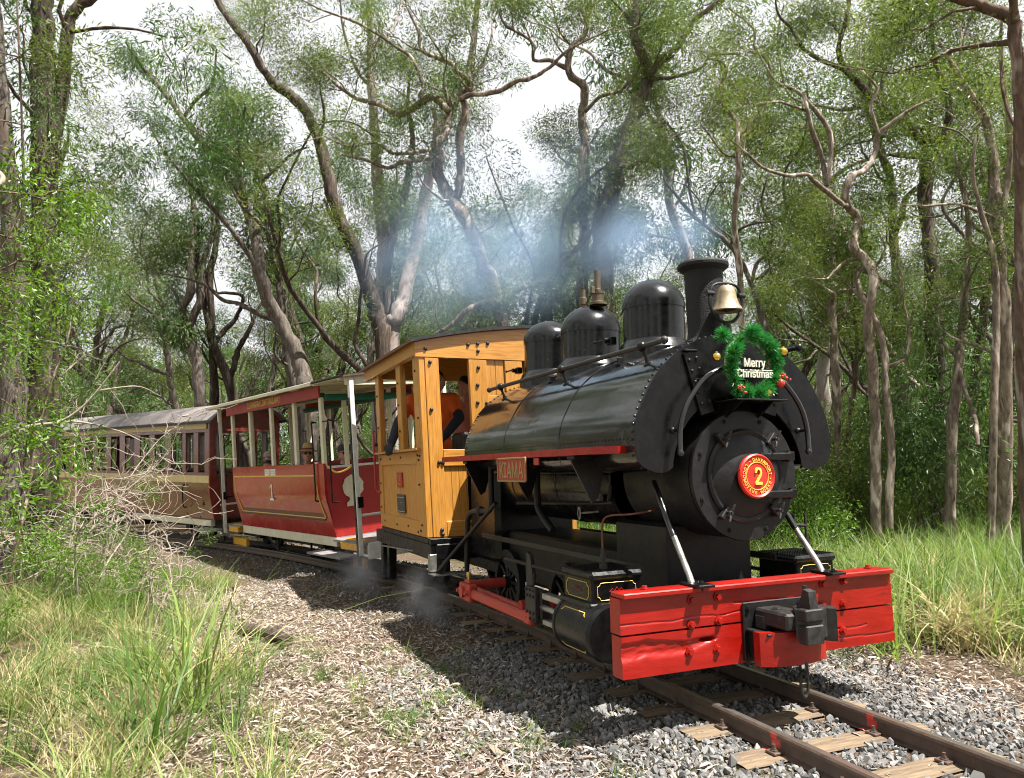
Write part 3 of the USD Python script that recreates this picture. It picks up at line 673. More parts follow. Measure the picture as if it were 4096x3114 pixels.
def head_mesh(c, f, up, r=.098):
    """A head: skull, jaw, nose, ears, brow and lips; f is where it looks."""
    f, up = nrm(f), nrm(up); l = nrm(np.cross(up, f)); up = np.cross(f, l); at = lambda x, y, z: V(*c) + f * x + l * y + up * z
    bones = [[(at(-.02, 0, .03), .092), (at(.025, 0, .045), .083)], [(at(.02, 0, .03), .08), (at(.045, 0, -.05), .055), (at(.055, 0, -.085), .036)],
             [(at(-.01, .03, -.03), .06), (at(-.01, -.03, -.03), .06), (at(.05, 0, -.08), .035)],
             [(at(.10, 0, .025), .013), (at(.122, 0, -.015), .017)], [(at(.10, .016, -.02), .011), (at(.10, -.016, -.02), .011), (at(.118, 0, -.018), .014)],
             [(at(.088, .045, .045), .014), (at(.092, 0, .04), .014), (at(.088, -.045, .045), .014)],
             [(at(.093, .022, -.052), .009), (at(.100, 0, -.050), .010), (at(.093, -.022, -.052), .009)], [(at(.091, .02, -.066), .008), (at(.096, 0, -.067), .010), (at(.091, -.02, -.066), .008)],
             [(at(-.005, .088, .02), .016), (at(-.012, .092, -.02), .012)], [(at(-.005, -.088, .02), .016), (at(-.012, -.092, -.02), .012)],
             [(at(-.02, 0, -.06), .052), (at(-.035, 0, -.15), .055)]]
    return bones, at


def person(name, label, base, f, cloth, pose, head_c, head_f, up=(0, 0, 1), hair='hair_dark', k=1.0, legs='navy_cloth', group=None, sleeves=None):
    """pose: joints in local metres (x forward, y left, z up) from base; the body stays one mesh, clothes are shells over it."""
    f = nrm(f); l = nrm(np.cross((0, 0, 1), f)); at = lambda p: V(*base) + k * (f * p[0] + l * p[1] + V(0, 0, p[2])) * 1
    t = thing(name, label, 'person', V(*base), group)
    J = {n: at(p) for n, p in pose.items()}; S = lambda n, r: (J[n], r * k)
    torso = lambda e: [[S('hipL', .10 + e), S('hipR', .10 + e), S('chest', .12 + e)], [S('chest', .125 + e), S('shL', .075 + e), S('shR', .075 + e), S('belly', .115 + e)], [S('belly', .115 + e), S('hipL', .11 + e), S('hipR', .11 + e)]]
    hb, hat_at = head_mesh(at(head_c), head_f, up); body = torso(0) + hb + [[S('chest', .06), (at(head_c) - V(0, 0, .11), .052)]]
    arms, hands, legsb = [], [], []
    for sd in 'LR':
        arms += [[S('sh' + sd, .058), S('el' + sd, .044)], [S('el' + sd, .043), S('wr' + sd, .031)]]
        w_, e_ = J['wr' + sd], J['el' + sd]; d = nrm(w_ - e_); q = nrm(np.cross(d, V(0, 0, 1) + .2 * f)); n_ = np.cross(q, d)
        if n_[2] > 0: n_ = -n_
        hands += [[(w_, .028), (w_ + d * .05 + q * .02, .020), (w_ + d * .05 - q * .02, .020)], [(w_ + d * .05 + q * .02, .018), (w_ + d * .085 + q * .03, .015), (w_ + d * .085 - q * .03, .015)]]
        for i, (o, ln) in enumerate(((.030, .065), (.010, .075), (-.010, .07), (-.030, .055))):
            a_ = w_ + d * .085 + q * o; b_ = a_ + d * ln * .5 + n_ * .008; c_ = b_ + d * ln * .35 + n_ * .022; hands += [[(a_, .010), (b_, .009)], [(b_, .009), (c_, .008)]]
        a_ = w_ + d * .03 + q * .028; b_ = a_ + q * .028 + d * .03; hands += [[(a_, .012), (b_, .0105)], [(b_, .0105), (b_ + d * .03 + n_ * .01, .009)]]
        legsb += [[S('hip' + sd, .088), S('kn' + sd, .062)], [S('kn' + sd, .06), S('an' + sd, .042)], [S('an' + sd, .042), (J['an' + sd] + f * .13 * k - V(0, 0, .045), .035)]]
    obj('body', chain(body + arms + hands + legsb, .02, 6), MAT['skin'], t, smooth=True)
    obj('shirt', chain(torso(.014) + [[(x, r + .014) for x, r in a_] for a_ in (arms[::2] if sleeves else arms)], .03, 4), MAT[cloth], t, smooth=True)
    for sd in 'LR':
        if sleeves: obj('sleeve', chain([[(J['sh' + sd] * .35 + J['el' + sd] * .65, .062 * k), (J['el' + sd], .060 * k)], [(J['el' + sd], .060 * k), (J['wr' + sd], .046 * k)]], .03, 3), MAT[sleeves], t, smooth=True)
        if sleeves: obj('glove', chain([[(x, r + .006) for x, r in h_] for h_ in hands[:len(hands) // 2] ] if sd == 'L' else [[(x, r + .006) for x, r in h_] for h_ in hands[len(hands) // 2:]], .012, 3), MAT['glove_black'], t, smooth=True)
        a_ = J['an' + sd]; obj('shoe', chain([[(a_ - f * .04 * k, .05 * k), (a_ + f * .13 * k - V(0, 0, .04), .042 * k)], [(a_ + V(0, 0, .05), .05 * k), (a_ - f * .04 * k, .05 * k)]], .03, 2), MAT['cloth_dark'], t, smooth=True)
    obj('trousers', chain([[(x, r + .014) for x, r in a_] for a_ in legsb if 1][:2] + [[(x, r + .014) for x, r in a_] for a_ in legsb[3:5]] + [[S('hipL', .118), S('hipR', .118)]], .04, 4), MAT[legs], t, smooth=True)
    for yy in (-.034, .034): obj('pupil', MB().ball(hat_at(.0925, yy, .022), .0065, 1), MAT['lens_black'], obj('eye', MB().ball(hat_at(.083, yy, .022), .0125, 2), MAT['white_paint'], t))
    obj('hair', chain([[(hat_at(-.03, 0, .05), .098), (hat_at(.01, 0, .075), .085)], [(hat_at(-.05, 0, .0), .085), (hat_at(-.05, 0, .04), .09)]], .03, 2), MAT[hair], t, smooth=True)
    return t, hat_at


SEAT = dict(hipL=(0, .10, .52), hipR=(0, -.10, .52), belly=(.02, 0, .70), chest=(.0, 0, .92), shL=(0, .19, 1.02), shR=(0, -.19, 1.02), elL=(.10, .26, .74), elR=(.10, -.26, .74), wrL=(.33, .14, .66), wrR=(.33, -.14, .66), knL=(.42, .12, .52), knR=(.42, -.12, .52), anL=(.46, .12, .09), anR=(.46, -.12, .09))
STAND = dict(hipL=(0, .10, .92), hipR=(0, -.10, .92), belly=(.02, 0, 1.10), chest=(.04, 0, 1.32), shL=(.02, .20, 1.44), shR=(.02, -.20, 1.44), elL=(.06, .30, 1.17), elR=(.06, -.30, 1.17), wrL=(.25, .24, 1.02), wrR=(.25, -.24, 1.02), knL=(.04, .11, .50), knR=(.04, -.11, .50), anL=(0, .11, .09), anR=(0, -.11, .09))
# crew
cf = lambda a: V(cos(rad(a)), sin(rad(a)), 0)
DRV = dict(STAND); DRV.update(shL=(.05, .23, 1.43), shR=(.05, -.23, 1.43), elR=(.18, -.36, 1.18), wrR=(.33, -.40, .96), elL=(.22, .33, 1.22), wrL=(.40, .20, 1.02))
person('person', 'driver in an orange shirt with dark sleeves leaning at the cab window', (-5.08, -.46, .655), cf(-28), 'shirt_orange', DRV, (.10, .06, 1.62), cf(-10), k=1.06, sleeves='navy_cloth')
person('person', 'fireman in a faded orange shirt half hidden deep inside the cab', (-5.45, .12, .655), cf(-60), 'shirt_pink', STAND, (.05, 0, 1.66), cf(-100), k=1.04, sleeves='navy_cloth')


def local_frame(P, deg, roll, pitch, hw, z):
    """The frame of a carriage: x forward, y to its left, z up from the rail, from its near front corner P (hw to the side, z up)."""
    th = rad(deg); e = V(cos(th) * cos(pitch), sin(th) * cos(pitch), sin(pitch)); lat = nrm(V(sin(th), -cos(th), 0)) 
    if lat @ (CAM - P) < 0: lat = -lat
    up0 = np.cross(lat, e); up0 = up0 if up0[2] > 0 else -up0
    up = up0 * cos(roll) + lat * sin(roll); y = -(lat * cos(roll) - up0 * sin(roll))
    return frame(-e, y, up, V(*P) + y * hw - up * z)


# ------------------------------------------------------------------ open carriage
M1 = local_frame(V(-7.837, -1.318, 1.476), -164.4, rad(4), 0, .80, 1.476)
C1 = thing('open_carriage', 'red open sided passenger carriage with cream posts behind the cab', 'carriage', M1)
W, LB, ZT = .80, 4.03, 1.476
side = [(-.80, ZT), (-.80, 1.02), (-.785, .92), (-.655, .375), (-.63, .375), (-.755, .92), (-.765, 1.02), (-.765, ZT)]
for s in (-1, 1):
    sd = obj('side_panel', MB().prism([(-s * y, z) for y, z in side][::-s], -LB, 0), MAT['carriage_red'], C1)
    b = MB(); yy = s * .8015; low = lambda z: s * (.8015 if z > .95 else .8015 - (.92 - z) * .238)
    b.box((-3.97, yy - .002, ZT - .185), (-.30, yy, ZT - .165), 0)
    for x0, x1 in ((-.30, -.16), (-3.97, -3.74)): b.tube([(x0, yy, ZT - .175), (x0 * .6 + x1 * .4, yy, .98), (x1, low(.66), .66)], .010, 4)
    b.tube([(-.16, low(.66), .66), (-3.74, low(.66), .66)], .010, 4)
    obj('gold_lining', b, MAT['gold_paint'], sd, smooth=False)
    obj('sill', MB().box((-LB, s * .60, .235), (0, s * .66, .372), .004), MAT['cream'], C1)
    b = MB().text('1', .27, (-2.12, s * .803, ZT - .58), (-s, 0, 0), (0, 0, 1), .003, False); obj('numeral', b, MAT['white_paint'], sd, smooth=False)
    b = MB()
    for x in (-2.0, -2.26): b.box((x - .11, s * .80, ZT - .165), (x + .11, s * .806, ZT - .055), .002)
    obj('notice_plates', b, MAT['white_paint'], sd); b = MB()
    for x in (-2.0, -2.26):
        for z in (-.085, -.12): b.box((x - .085, s * .807, ZT + z - .012), (x + .085, s * .8075, ZT + z + .008), 0)
    obj('notice_print', b, MAT['sign_grey'], sd)
    fa = obj('fascia', MB().box((-4.2, s * .785, ZT + .98), (0, s * .815, ZT + 1.16), .004), MAT['carriage_red_dull'], C1)
    b = MB().text('ILLAWARRA LIGHT RAILWAY', .10, (-2.25, s * .8165, ZT + 1.035), (-s, 0, 0), (0, 0, 1), .003, fit=1.55); obj('fascia_lettering', b, MAT['gold_paint'], fa, smooth=False)
    for x in (-.05, -1.05, -2.04, -3.05, -4.0): obj('post', MB().box((x - .045, s * .735, ZT - .02), (x + .045, s * .785, ZT + .99), .004), MAT['cream'], C1)
    for x in (.955, -4.75):
        b = MB().box((x - .035, s * .735, .20), (x + .035, s * .80, ZT + 1.16), .004); p_ = obj('platform_post', b, MAT['white_paint'], C1)
        obj('post_strap', MB().box((x - .03, s * .75 - .015, .05), (x + .015, s * .81, ZT + .9), .003).box((x + .03, s * .70, .85), (x + .05, s * .78, 1.0), .003), MAT['black_paint'], p_)
    for x in (.30, -.27, -4.35):
        y0 = s * .83; b = MB().tube(curve([(x, s * .76, ZT + .62), (x, y0, ZT + .63), (x, y0, ZT + .55)], 10), .0125, 8).cyl((x, y0, ZT + .56), (x, y0, ZT - .50), .0125, 8).tube(curve([(x, y0, ZT - .49), (x, y0, ZT - .55), (x, s * .72, ZT - .56)], 10), .0125, 8)
        b.cyl((x, s * .83, ZT + .62), (x + (-.25 if x > 0 else .0001), s * .80, ZT + .62), .0125, 8)
        obj('grab_hoop', b, MAT['black_paint'], C1)
    for x0, x1, c in ((.28, .84, 1), (-4.1, -4.6, 1)):
        st = obj('step_box', MB().box((x0, s * .55, .24), (x1, s * .74, .335), .005).box((x0 + .02, s * .53, .335), (x1 - .02, s * .66, .375), .005).box((x0 + .2, s * .60, -.02), (x1 - .02, s * .66, .12), .005), MAT['yellow_paint'], C1)
        obj('foot_board', MB().box((x0 - .65, s * .70, .155), (x1 - .1, s * .98, .185), .003), MAT['deck_grey'], C1)
    obj('bench', MB().box((-LB + .2, s * .32, .62), (-.2, s * .74, .66), .01).box((-LB + .2, s * .68, .66), (-.2, s * .74, 1.2), .01), MAT['dark_wood'], C1)
    obj('blind_roll', MB().cyl((-.10, s * .70, ZT + 1.02), (-4.0, s * .70, ZT + 1.02), .045, 12), MAT['green_canvas'], C1)
end = [(-.77, 1.40), (-.77, 1.02), (-.755, .92), (-.63, .375), (.63, .375), (.755, .92), (.77, 1.02), (.77, 1.40)]
for x0, x1 in ((-.045, -.01), (-LB + .01, -LB + .045)):
    ep = obj('end_panel', MB().prism(end[::-1], x0, x1), MAT['carriage_red_dull'], C1)
    obj('top_rail', MB().cyl((x1 - .01, -.74, 1.415), (x1 - .01, .74, 1.415), .02, 10), MAT['white_paint'], ep)
    for y in (-.40, .38): obj('end_post', MB().box((x0, y - .035, 1.40), (x1, y + .035, ZT + 1.1), .004), MAT['cream'], ep)
    if x0 > -1:
        # a cream painted cut-out board with a leafy outline
        rng = np.random.default_rng(5); a = np.linspace(0, 2 * pi, 60, endpoint=False); r = 1 + .07 * np.abs(np.sin(a * 4.5 + .4)) - .05 * (rng.random(60) > .7)
        out = [(-.345 + .165 * q * cos(t), 1.10 + .17 * q * sin(t)) for t, q in zip(a, r)]; foot = [(-.46, .81), (-.46, .86), (-.41, .90), (-.42, 1.0), (-.28, 1.0), (-.29, .92), (-.24, .87), (-.25, .81)]
        from shapely.geometry import Polygon; from shapely.ops import unary_union
        g = unary_union([Polygon(out).buffer(0), Polygon(foot).buffer(0)]); g = max(getattr(g, 'geoms', [g]), key=lambda q: q.area)
        obj('cut_out_board', MB().prism(g, .0, .012), MAT['cream'], ep)
for x0, x1 in ((0, .98), (-LB - .98, -LB)):
    pf = obj('platform', MB().box((x0, -.72, .325), (x1, .72, .36), .004), MAT['deck_grey'], C1)
    xe = x1 if x0 == 0 else x0
    obj('end_beam', MB().box((xe - .04, -.66, .13), (xe + .02, .66, .355), .006), MAT['white_paint'], pf)
    b = MB().cyl((xe - .02, -.74, .74), (xe - .02, -.2, .74), .02, 10).cyl((xe - .02, .2, .74), (xe - .02, .74, .74), .02, 10).cyl((xe - .02, -.2, .36), (xe - .02, -.2, 1.42), .02, 10).cyl((xe - .02, .2, .36), (xe - .02, .2, 1.42), .02, 10)
    obj('platform_rail', b, MAT['white_paint'], pf)
obj('floor', MB().box((-LB, -.64, .34), (0, .64, .372), 0), MAT['deck_grey'], C1)
zr = lambda y: ZT + 1.185 + .055 * (1 - (y / .9) ** 2)
yy = np.linspace(-.92, .92, 29); prof = [(y, zr(y)) for y in yy] + [(y, zr(y) + .025) for y in yy[::-1]]
rf = obj('roof', MB().prism(prof, -LB - 1.05, 1.02), MAT['roof_brown'], C1)
for s in (-1, 1): obj('roof_edge', MB().box((-LB - 1.05, s * .90, ZT + 1.16), (.0, s * .935, ZT + 1.215), .005), MAT['cream'], rf); obj('gutter_end', MB().cyl((0.01, s * .92, ZT + 1.20), (1.02, s * .92, ZT + 1.20), .02, 10), MAT['black_paint'], rf)
b = MB()
for x in np.linspace(-LB - .9, .9, 8): b.tube([(x, y, zr(y) - .02) for y in yy[::2]], .02, 6)
obj('roof_bows', b, MAT['cream'], rf)
obj('front_bow', MB().prism([(-.84, ZT + 1.08)] + [(y, zr(y) - .004) for y in yy[1:-1]] + [(.84, ZT + 1.08)], .93, .96), MAT['cream'], rf)
obj('ceiling', MB().prism([(y, zr(y) - .012) for y in yy] + [(y, zr(y) - .002) for y in yy[::-1]], -LB - 1.0, .98), MAT['cream'], rf)
obj('notice_board', MB().box((-2.3, .70, ZT + .98), (-1.4, .72, ZT + 1.12), .003), MAT['sign_grey'], C1)
obj('blind_front', MB().cyl((.02, -.72, ZT + .98), (.02, .72, ZT + .98), .05, 12), MAT['green_canvas'], C1)
b = MB().tube(curve([(0, -.75, ZT - .03), (.3, -.75, ZT - .13), (.62, -.75, ZT - .10), (.95, -.75, ZT + .0)], 16), .014, 6); obj('safety_chain', b, MAT['gold_paint'], C1)
b = MB().box((-LB - .9, -.35, .10), (.9, -.28, .24), .004).box((-LB - .9, .28, .10), (.9, .35, .24), .004).cyl((.95, 0, .2), (1.25, 0, .2), .04, 10)
for s in (-1, 1): b.tube([(-.7, s * .5, .2), (-1.3, s * .5, -.03), (-2.7, s * .5, -.03), (-3.3, s * .5, .2)], .012, 6).bar((-1.3, s * .5, -.03), (-1.3, s * .5, .24), .03, .03).bar((-2.7, s * .5, -.03), (-2.7, s * .5, .24), .03, .03)
obj('underframe', b, MAT['matt_black'], C1)


def bogies(C, xs_, r=.2):
    for x in xs_:
        for s in (-1, 1):
            obj('wheel', MB().lathe([(0, -.03), (r, -.03), (r + .02, -.025), (r + .02, .0), (r, .03), (0, .03)], (x, s * .335, r), (0, s, 0), 28), MAT['matt_black'], C)
            obj('axle_box', MB().box((x - .1, s * .40, .12), (x + .1, s * .50, .32), .01), MAT['matt_black'], C)


bogies(C1, (-.35, -.95, -3.1, -3.7), .17)


def sit(label, x, y, z, face, cloth, k, hat=None, glasses=False, hair='hair_dark', name='person', M=M1):
    o = (M @ [x, y, z, 1])[:3]; f = M[:3, :3] @ V(cos(rad(face)), sin(rad(face)), 0); f[2] = 0
    bf = M[:3, :3] @ V(1 if x < -1 else -1, 0, 0); bf[2] = 0
    t, at = person(name, label, o, bf, cloth, SEAT, (.06, 0, 1.26), f, k=k, hair=hair)
    up = V(0, 0, 1); fd = nrm(f); ld = np.cross(up, fd); Rm = np.stack([fd, ld, up], 1); c = at(0, 0, 0)
    b = MB()
    if hat == 'straw':
        b.lathe([(0, .135), (.05, .132), (.075, .12), (.10, .03), (.104, .0), (.165, -.022), (.178, -.012), (.165, -.012), (.10, .012)], c + V(0, 0, .075), n=32); h = obj('straw_hat', b, MAT['straw'], t)
        obj('hat_band', MB().lathe([(.1045, .006), (.101, .04), (.1, .04)], c + V(0, 0, .075), n=32), MAT['hat_band'], h)
    if hat in ('cap', 'pinkcap', 'beanie'):
        b.lathe([(.108, 0), (.112, .02), (.105, .06), (.08, .095), (.04, .11), (0, .112)], c + V(0, 0, .06), n=28)
        b.add(*(lambda q: (q.vertices * [.09, .075, .008] @ Rm.T + c + fd * .10 + V(0, 0, .066), q.faces))(trimesh.creation.icosphere(2, 1)))
        h = obj('cap', b, MAT['cap_dark' if hat == 'beanie' else 'cap_grey'], t)
        if hat == 'pinkcap': obj('cap_patch', MB().ball(c + fd * .085 + V(0, 0, .115), .035, 2, (1, 1, .7)), MAT['shirt_pink'], h)
    if glasses:
        b = MB()
        for yy in (-.034, .034): b.add(*(lambda q: (q.vertices * [.008, .026, .022] @ Rm.T + at(.106, yy, .022), q.faces))(trimesh.creation.icosphere(2, 1)))
        b.tube([at(.108, -.02, .03), at(.108, .02, .03)], .004, 6)
        for s in (-1, 1): b.tube([at(.10, s * .06, .028), at(.0, s * .098, .03)], .003, 6)
        obj('sunglasses' if glasses == 2 else 'spectacles', b, MAT['lens_black' if glasses == 2 else 'dark_steel'], t)
    return t


sit('child with dark hair resting low at the carriage window', -3.25, -.50, .36, -40, 'cloth_dark', .84)
sit('person in a pale cap with a pink badge sitting behind the child', -3.52, -.38, .36, -15, 'cloth_dark', .96, 'pinkcap')
sit('man in straw hat and sunglasses looking out of the red carriage', -1.72, -.40, .36, -25, 'navy_cloth', 1.0, 'straw', 2)
sit('man in dark flat cap and spectacles at the front of the red carriage', -.35, -.34, .34, -10, 'cloth_dark', .99, 'beanie', 1)
sit('shadowy passenger sitting on the far bench beside the cab corner', -.5, .35, .34, -60, 'cloth_dark', .98)

# ------------------------------------------------------------------ closed carriage
M2 = local_frame(V(-12.9, -2.783, 1.328), -153.5, rad(2), .022, .80, 1.33)
C2 = thing('closed_carriage', 'maroon and cream closed carriage with grey curved roof at the back of the train', 'carriage', M2)
LC, ZB = 8.2, 1.33
for s in (-1, 1):
    low = [(-.80, ZB - .15), (-.79, 1.0), (-.69, .45), (-.66, .45), (-.76, 1.0), (-.77, ZB - .15)]
    sd = obj('side_panel', MB().prism([(-s * y, z) for y, z in low][::-s], -LC, -.02), MAT['maroon'], C2)
    obj('cream_band', MB().box((-LC, s * .765, ZB - .15), (-.02, s * .806, ZB), .004), MAT['cream_band'], sd)
    obj('cornice', MB().box((-LC, s * .77, ZB + .95), (-.12, s * .81, ZB + 1.10), .004), MAT['cream_band'], sd)
    b = MB().box((-LC, s * .765, ZB), (-.02, s * .80, ZB + .06), .004).box((-LC, s * .765, ZB + .88), (-.02, s * .80, ZB + .95), .004)
    wins = [(-.46, -.20), (-1.0, -.66), (-1.66, -1.15), (-2.45, -1.95), (-3.2, -2.7), (-4.0, -3.5), (-4.8, -4.3), (-5.6, -5.1), (-6.4, -5.9), (-7.2, -6.7), (-8.0, -7.5)]
    edge = [-.02] + [e for w_ in wins for e in (w_[1], w_[0])] + [-LC]
    obj('window_rails', b, MAT['maroon_trim'], sd)
    for a_, c_ in zip(edge[::2], edge[1::2]): obj('pillar', MB().box((c_, s * .765, ZB + .06), (a_, s * .80, ZB + .88), .004), MAT['maroon_trim'], sd)
    for x in (-.55, -1.1, -3.0, -4.6): obj('door_gap', MB().box((x - .006, s * .79, .46), (x + .006, s * .8015, ZB + .9), 0).moved(lambda v: v - np.outer(np.clip(1.0 - v[:, 2], 0, 1) * .18, [0, s, 0])), MAT['lens_black'], sd)
    obj('door_handle', MB().tube(curve([(-1.02, s * .79, 1.12), (-1.02, s * .85, 1.10), (-1.02, s * .84, .7), (-1.02, s * .76, .66)], 16), .013, 8), MAT['black_paint'], sd)
    obj('door_label', MB().box((-.48, s * .735, .72), (-.32, s * .77, .80), .003), MAT['maroon_trim'], sd)
    obj('foot_board', MB().box((-3.6, s * .62, .30), (-.1, s * .72, .42), .006), MAT['cream'], C2); obj('step', MB().box((-.3, s * .70, .25), (.45, s * .98, .28), .004), MAT['deck_grey'], C2)
out = [(-.80, ZB + 1.05), (-.80, 1.0), (-.70, .45), (.70, .45), (.80, 1.0), (.80, ZB + 1.05)]
zc = lambda y: ZB + 1.08 + .36 * (1 - abs(y / .87) ** 2.6)
gable = [(y, zc(y)) for y in np.linspace(.78, -.78, 21)] + out
from shapely.geometry import Polygon, box as sbox
holes = Polygon(gable).buffer(0)
for y0, y1 in ((-.66, -.26), (-.17, .17), (.26, .66)): holes = holes.difference(sbox(y0, ZB + .02, y1, ZB + .86))
for x0 in (-.05, -LC):
    ee = obj('end_wall', MB().prism(holes, x0, x0 + .05), MAT['maroon_end'], C2)
    for y0, y1 in ((-.66, -.26), (-.17, .17), (.26, .66)):
        b = MB()
        for p in ((y0 - .03, y0), (y1, y1 + .03)): b.box((x0 + .045, p[0], ZB - .02), (x0 + .075, p[1], ZB + .90), .004)
        b.box((x0 + .045, y0 - .03, ZB + .86), (x0 + .08, y1 + .03, ZB + .90), .004).box((x0 + .045, y0 - .03, ZB - .03), (x0 + .085, y1 + .03, ZB + .02), .004)
        obj('window_frame', b, MAT['maroon_trim'], ee)
yy = np.linspace(-.87, .87, 33); prof = [(y, zc(y) - .0) for y in yy] + [(y, zc(y) + .04) for y in yy[::-1]]
b = MB().prism(prof, -LC - .2, .22)
rf2 = obj('roof', b, MAT['roof_grey'], C2)
b = MB()
for s in (-1, 1): b.box((-LC - .2, s * .84, ZB + 1.06), (.22, s * .885, ZB + 1.11), .004)
obj('gutter', b, MAT['cap_dark'], rf2)
obj('floor', MB().box((-LC, -.68, .42), (0, .68, .46), 0), MAT['dark_wood'], C2)
b = MB()
for x in np.arange(-LC + .6, -.8, .8):
    for s in (-1, 1): b.box((x, s * .2, .75), (x + .4, s * .72, .82), .01).box((x, s * .2, .82), (x + .07, s * .72, 1.35), .01)
obj('seats', b, MAT['dark_wood'], C2)
obj('underframe', MB().box((-LC, -.4, .2), (0, -.33, .44), 0).box((-LC, .33, .2), (0, .4, .44), 0).box((-5.2, -.6, .15), (-3.4, .6, .40), .01).cyl((0, 0, .25), (.4, 0, .25), .04, 8), MAT['matt_black'], C2)
bogies(C2, (-.8, -1.5, -6.8, -7.5), .2)
# ------------------------------------------------------------------ ground, track
rng = np.random.default_rng(7)


def lateral(x, y):
    """(arc length behind x = 0, distance from the track's centre line; positive on the far side), for arrays."""
    x, y = np.asarray(x, float), np.asarray(y, float)
    s1, d1 = -x, y + .018 * np.maximum(x, 0) + .006 * np.maximum(x, 0) ** 2
    dx, dy = x + SC, y + RC; r = np.hypot(dx, dy); a = np.arctan2(-dx, dy)
    return np.where(-x > SC, SC + RC * a, s1), np.where(-x > SC, r - RC, d1)


def ground_z(x, y):
    x, y = np.asarray(x, float), np.asarray(y, float); s, d = lateral(x, y); p = np.stack([x, y, 0 * x], -1)
    bed = np.clip((1.35 - np.abs(d)) / .5, 0, 1); far = np.clip((np.hypot(x, y) - 6) / 20, 0, 1)
    z = -.17 + .055 * bed + (meshkit.fbm(p * .9, 3, 2) - .5) * .10 * (1 - bed) + (meshkit.fbm(p * .16, 3, 4) - .5) * .7 * far
    return z + .12 * np.clip((-d - 2.6) / 2.5, 0, 1)


def sheet(xs, ys):
    X, Y = np.meshgrid(xs, ys); n = len(xs); f = np.arange(len(ys) - 1)[:, None] * n + np.arange(n - 1)[None]
    return np.stack([X, Y, ground_z(X, Y)], -1).reshape(-1, 3), np.stack([f, f + 1, f + n + 1, f + n], -1).reshape(-1, 4)


gx = np.r_[-220, -160, -110, -80, np.arange(-60, -12, 1.0), np.arange(-12, 4, .16), np.arange(4, 20, 1.5), 30, 50, 80, 140, 220]
gy = np.r_[-220, -160, -110, -80, np.arange(-50, -8, 1.0), np.arange(-8, 6, .16), np.arange(6, 50, 1.0), 60, 80, 110, 160, 220]
N = {'tc': ('geometry', {}), 'a': ('noise_texture', {'scale': .55, 'detail': 4}), 'b': ('noise_texture', {'scale': 26, 'detail': 8, 'roughness': .75}), 'c': ('voronoi_texture', {'scale': 34}),
     'ra': ('rgb_ramp', {'ramp': [(.48, (.10, .075, .055)), (.70, (.07, .075, .03))]}), 'rb': ('rgb_ramp', {'ramp': [(.3, (.25, .25, .25)), (.72, (1.9, 1.8, 1.7))]}), 'mu': ('mix', {'mix_type': 'multiply', 'fac': 1.}),
     'p': ('principled_bsdf', {'roughness': .95, 'specular_ior_level': .1}), 'bp': ('bump', {'strength': .9, 'distance': .03})}
gm = usdkit.material(stage, '/World/Looks/earth', N, [('tc.position', 'a.vector'), ('tc.position', 'b.vector'), ('a.fac', 'ra.fac'), ('b.fac', 'rb.fac'), ('ra.color', 'mu.color1'), ('rb.color', 'mu.color2'), ('mu.color', 'p.base_color'), ('b.fac', 'bp.height'), ('bp.normal', 'p.normal')], surface='p.BSDF')
tag(obj('ground', sheet(gx, gy), gm, smooth=True), kind='structure')


def swept(prof, off, s0, s1, ds=.25, z=0.):
    b = MB(); ss = np.arange(s0, s1, ds); rows = []
    for s in ss:
        p, h = track(s); l = V(h[1], -h[0], 0)  # towards +y side
        rows.append([p + l * (off + q) + V(0, 0, z + w) for q, w in prof])
    G = np.array(rows); n = len(prof); i = np.arange(len(ss) - 1)[:, None] * n; j = np.arange(n)[None]; k = (j + 1) % n
    return b.add(G.reshape(-1, 3), np.stack([i + j, i + n + j, i + n + k, i + k], -1).reshape(-1, 4))


RP = [(-.042, -.10), (.042, -.10), (.042, -.094), (.012, -.085), (.009, -.075), (.009, -.032), (.024, -.026), (.026, -.010), (.020, -.002), (-.020, -.002), (-.026, -.010), (-.024, -.026), (-.009, -.032), (-.009, -.075), (-.012, -.085), (-.042, -.094)]
rails = []
for off, lab in ((-.33, 'rusty rail on the camera side with a red paint mark'), (.33, 'rusty rail on the far side of the track, beyond the sleeper bolts')):
    r_ = obj('rail', swept(RP, off, -4.5, 22), MAT['rail_steel'], smooth=25); tag(r_, lab, 'rail')
    obj('running_surface', swept([(-.018, -.0018), (.018, -.0018), (.018, .0), (-.018, .0)], off, -4.5, 22), MAT['rail_top'], r_, smooth=False)
    y = -.33 if off < 0 else .33; xm = .41; yy_ = y - .018 * xm
    sd = -1; b = MB().box((xm - .02, yy_ + sd * .0275 - .001, -.03), (xm + .025, yy_ + sd * .0265, -.008), 0).box((xm - .035, yy_ + sd * .011, -.078), (xm + .03, yy_ + sd * .0095, -.034), 0).box((xm - .05, yy_ + sd * .055, -.092), (xm + .04, yy_ + sd * .012, -.0895), 0)
    obj('paint_mark', b, MAT['red_ball'], r_, smooth=False)
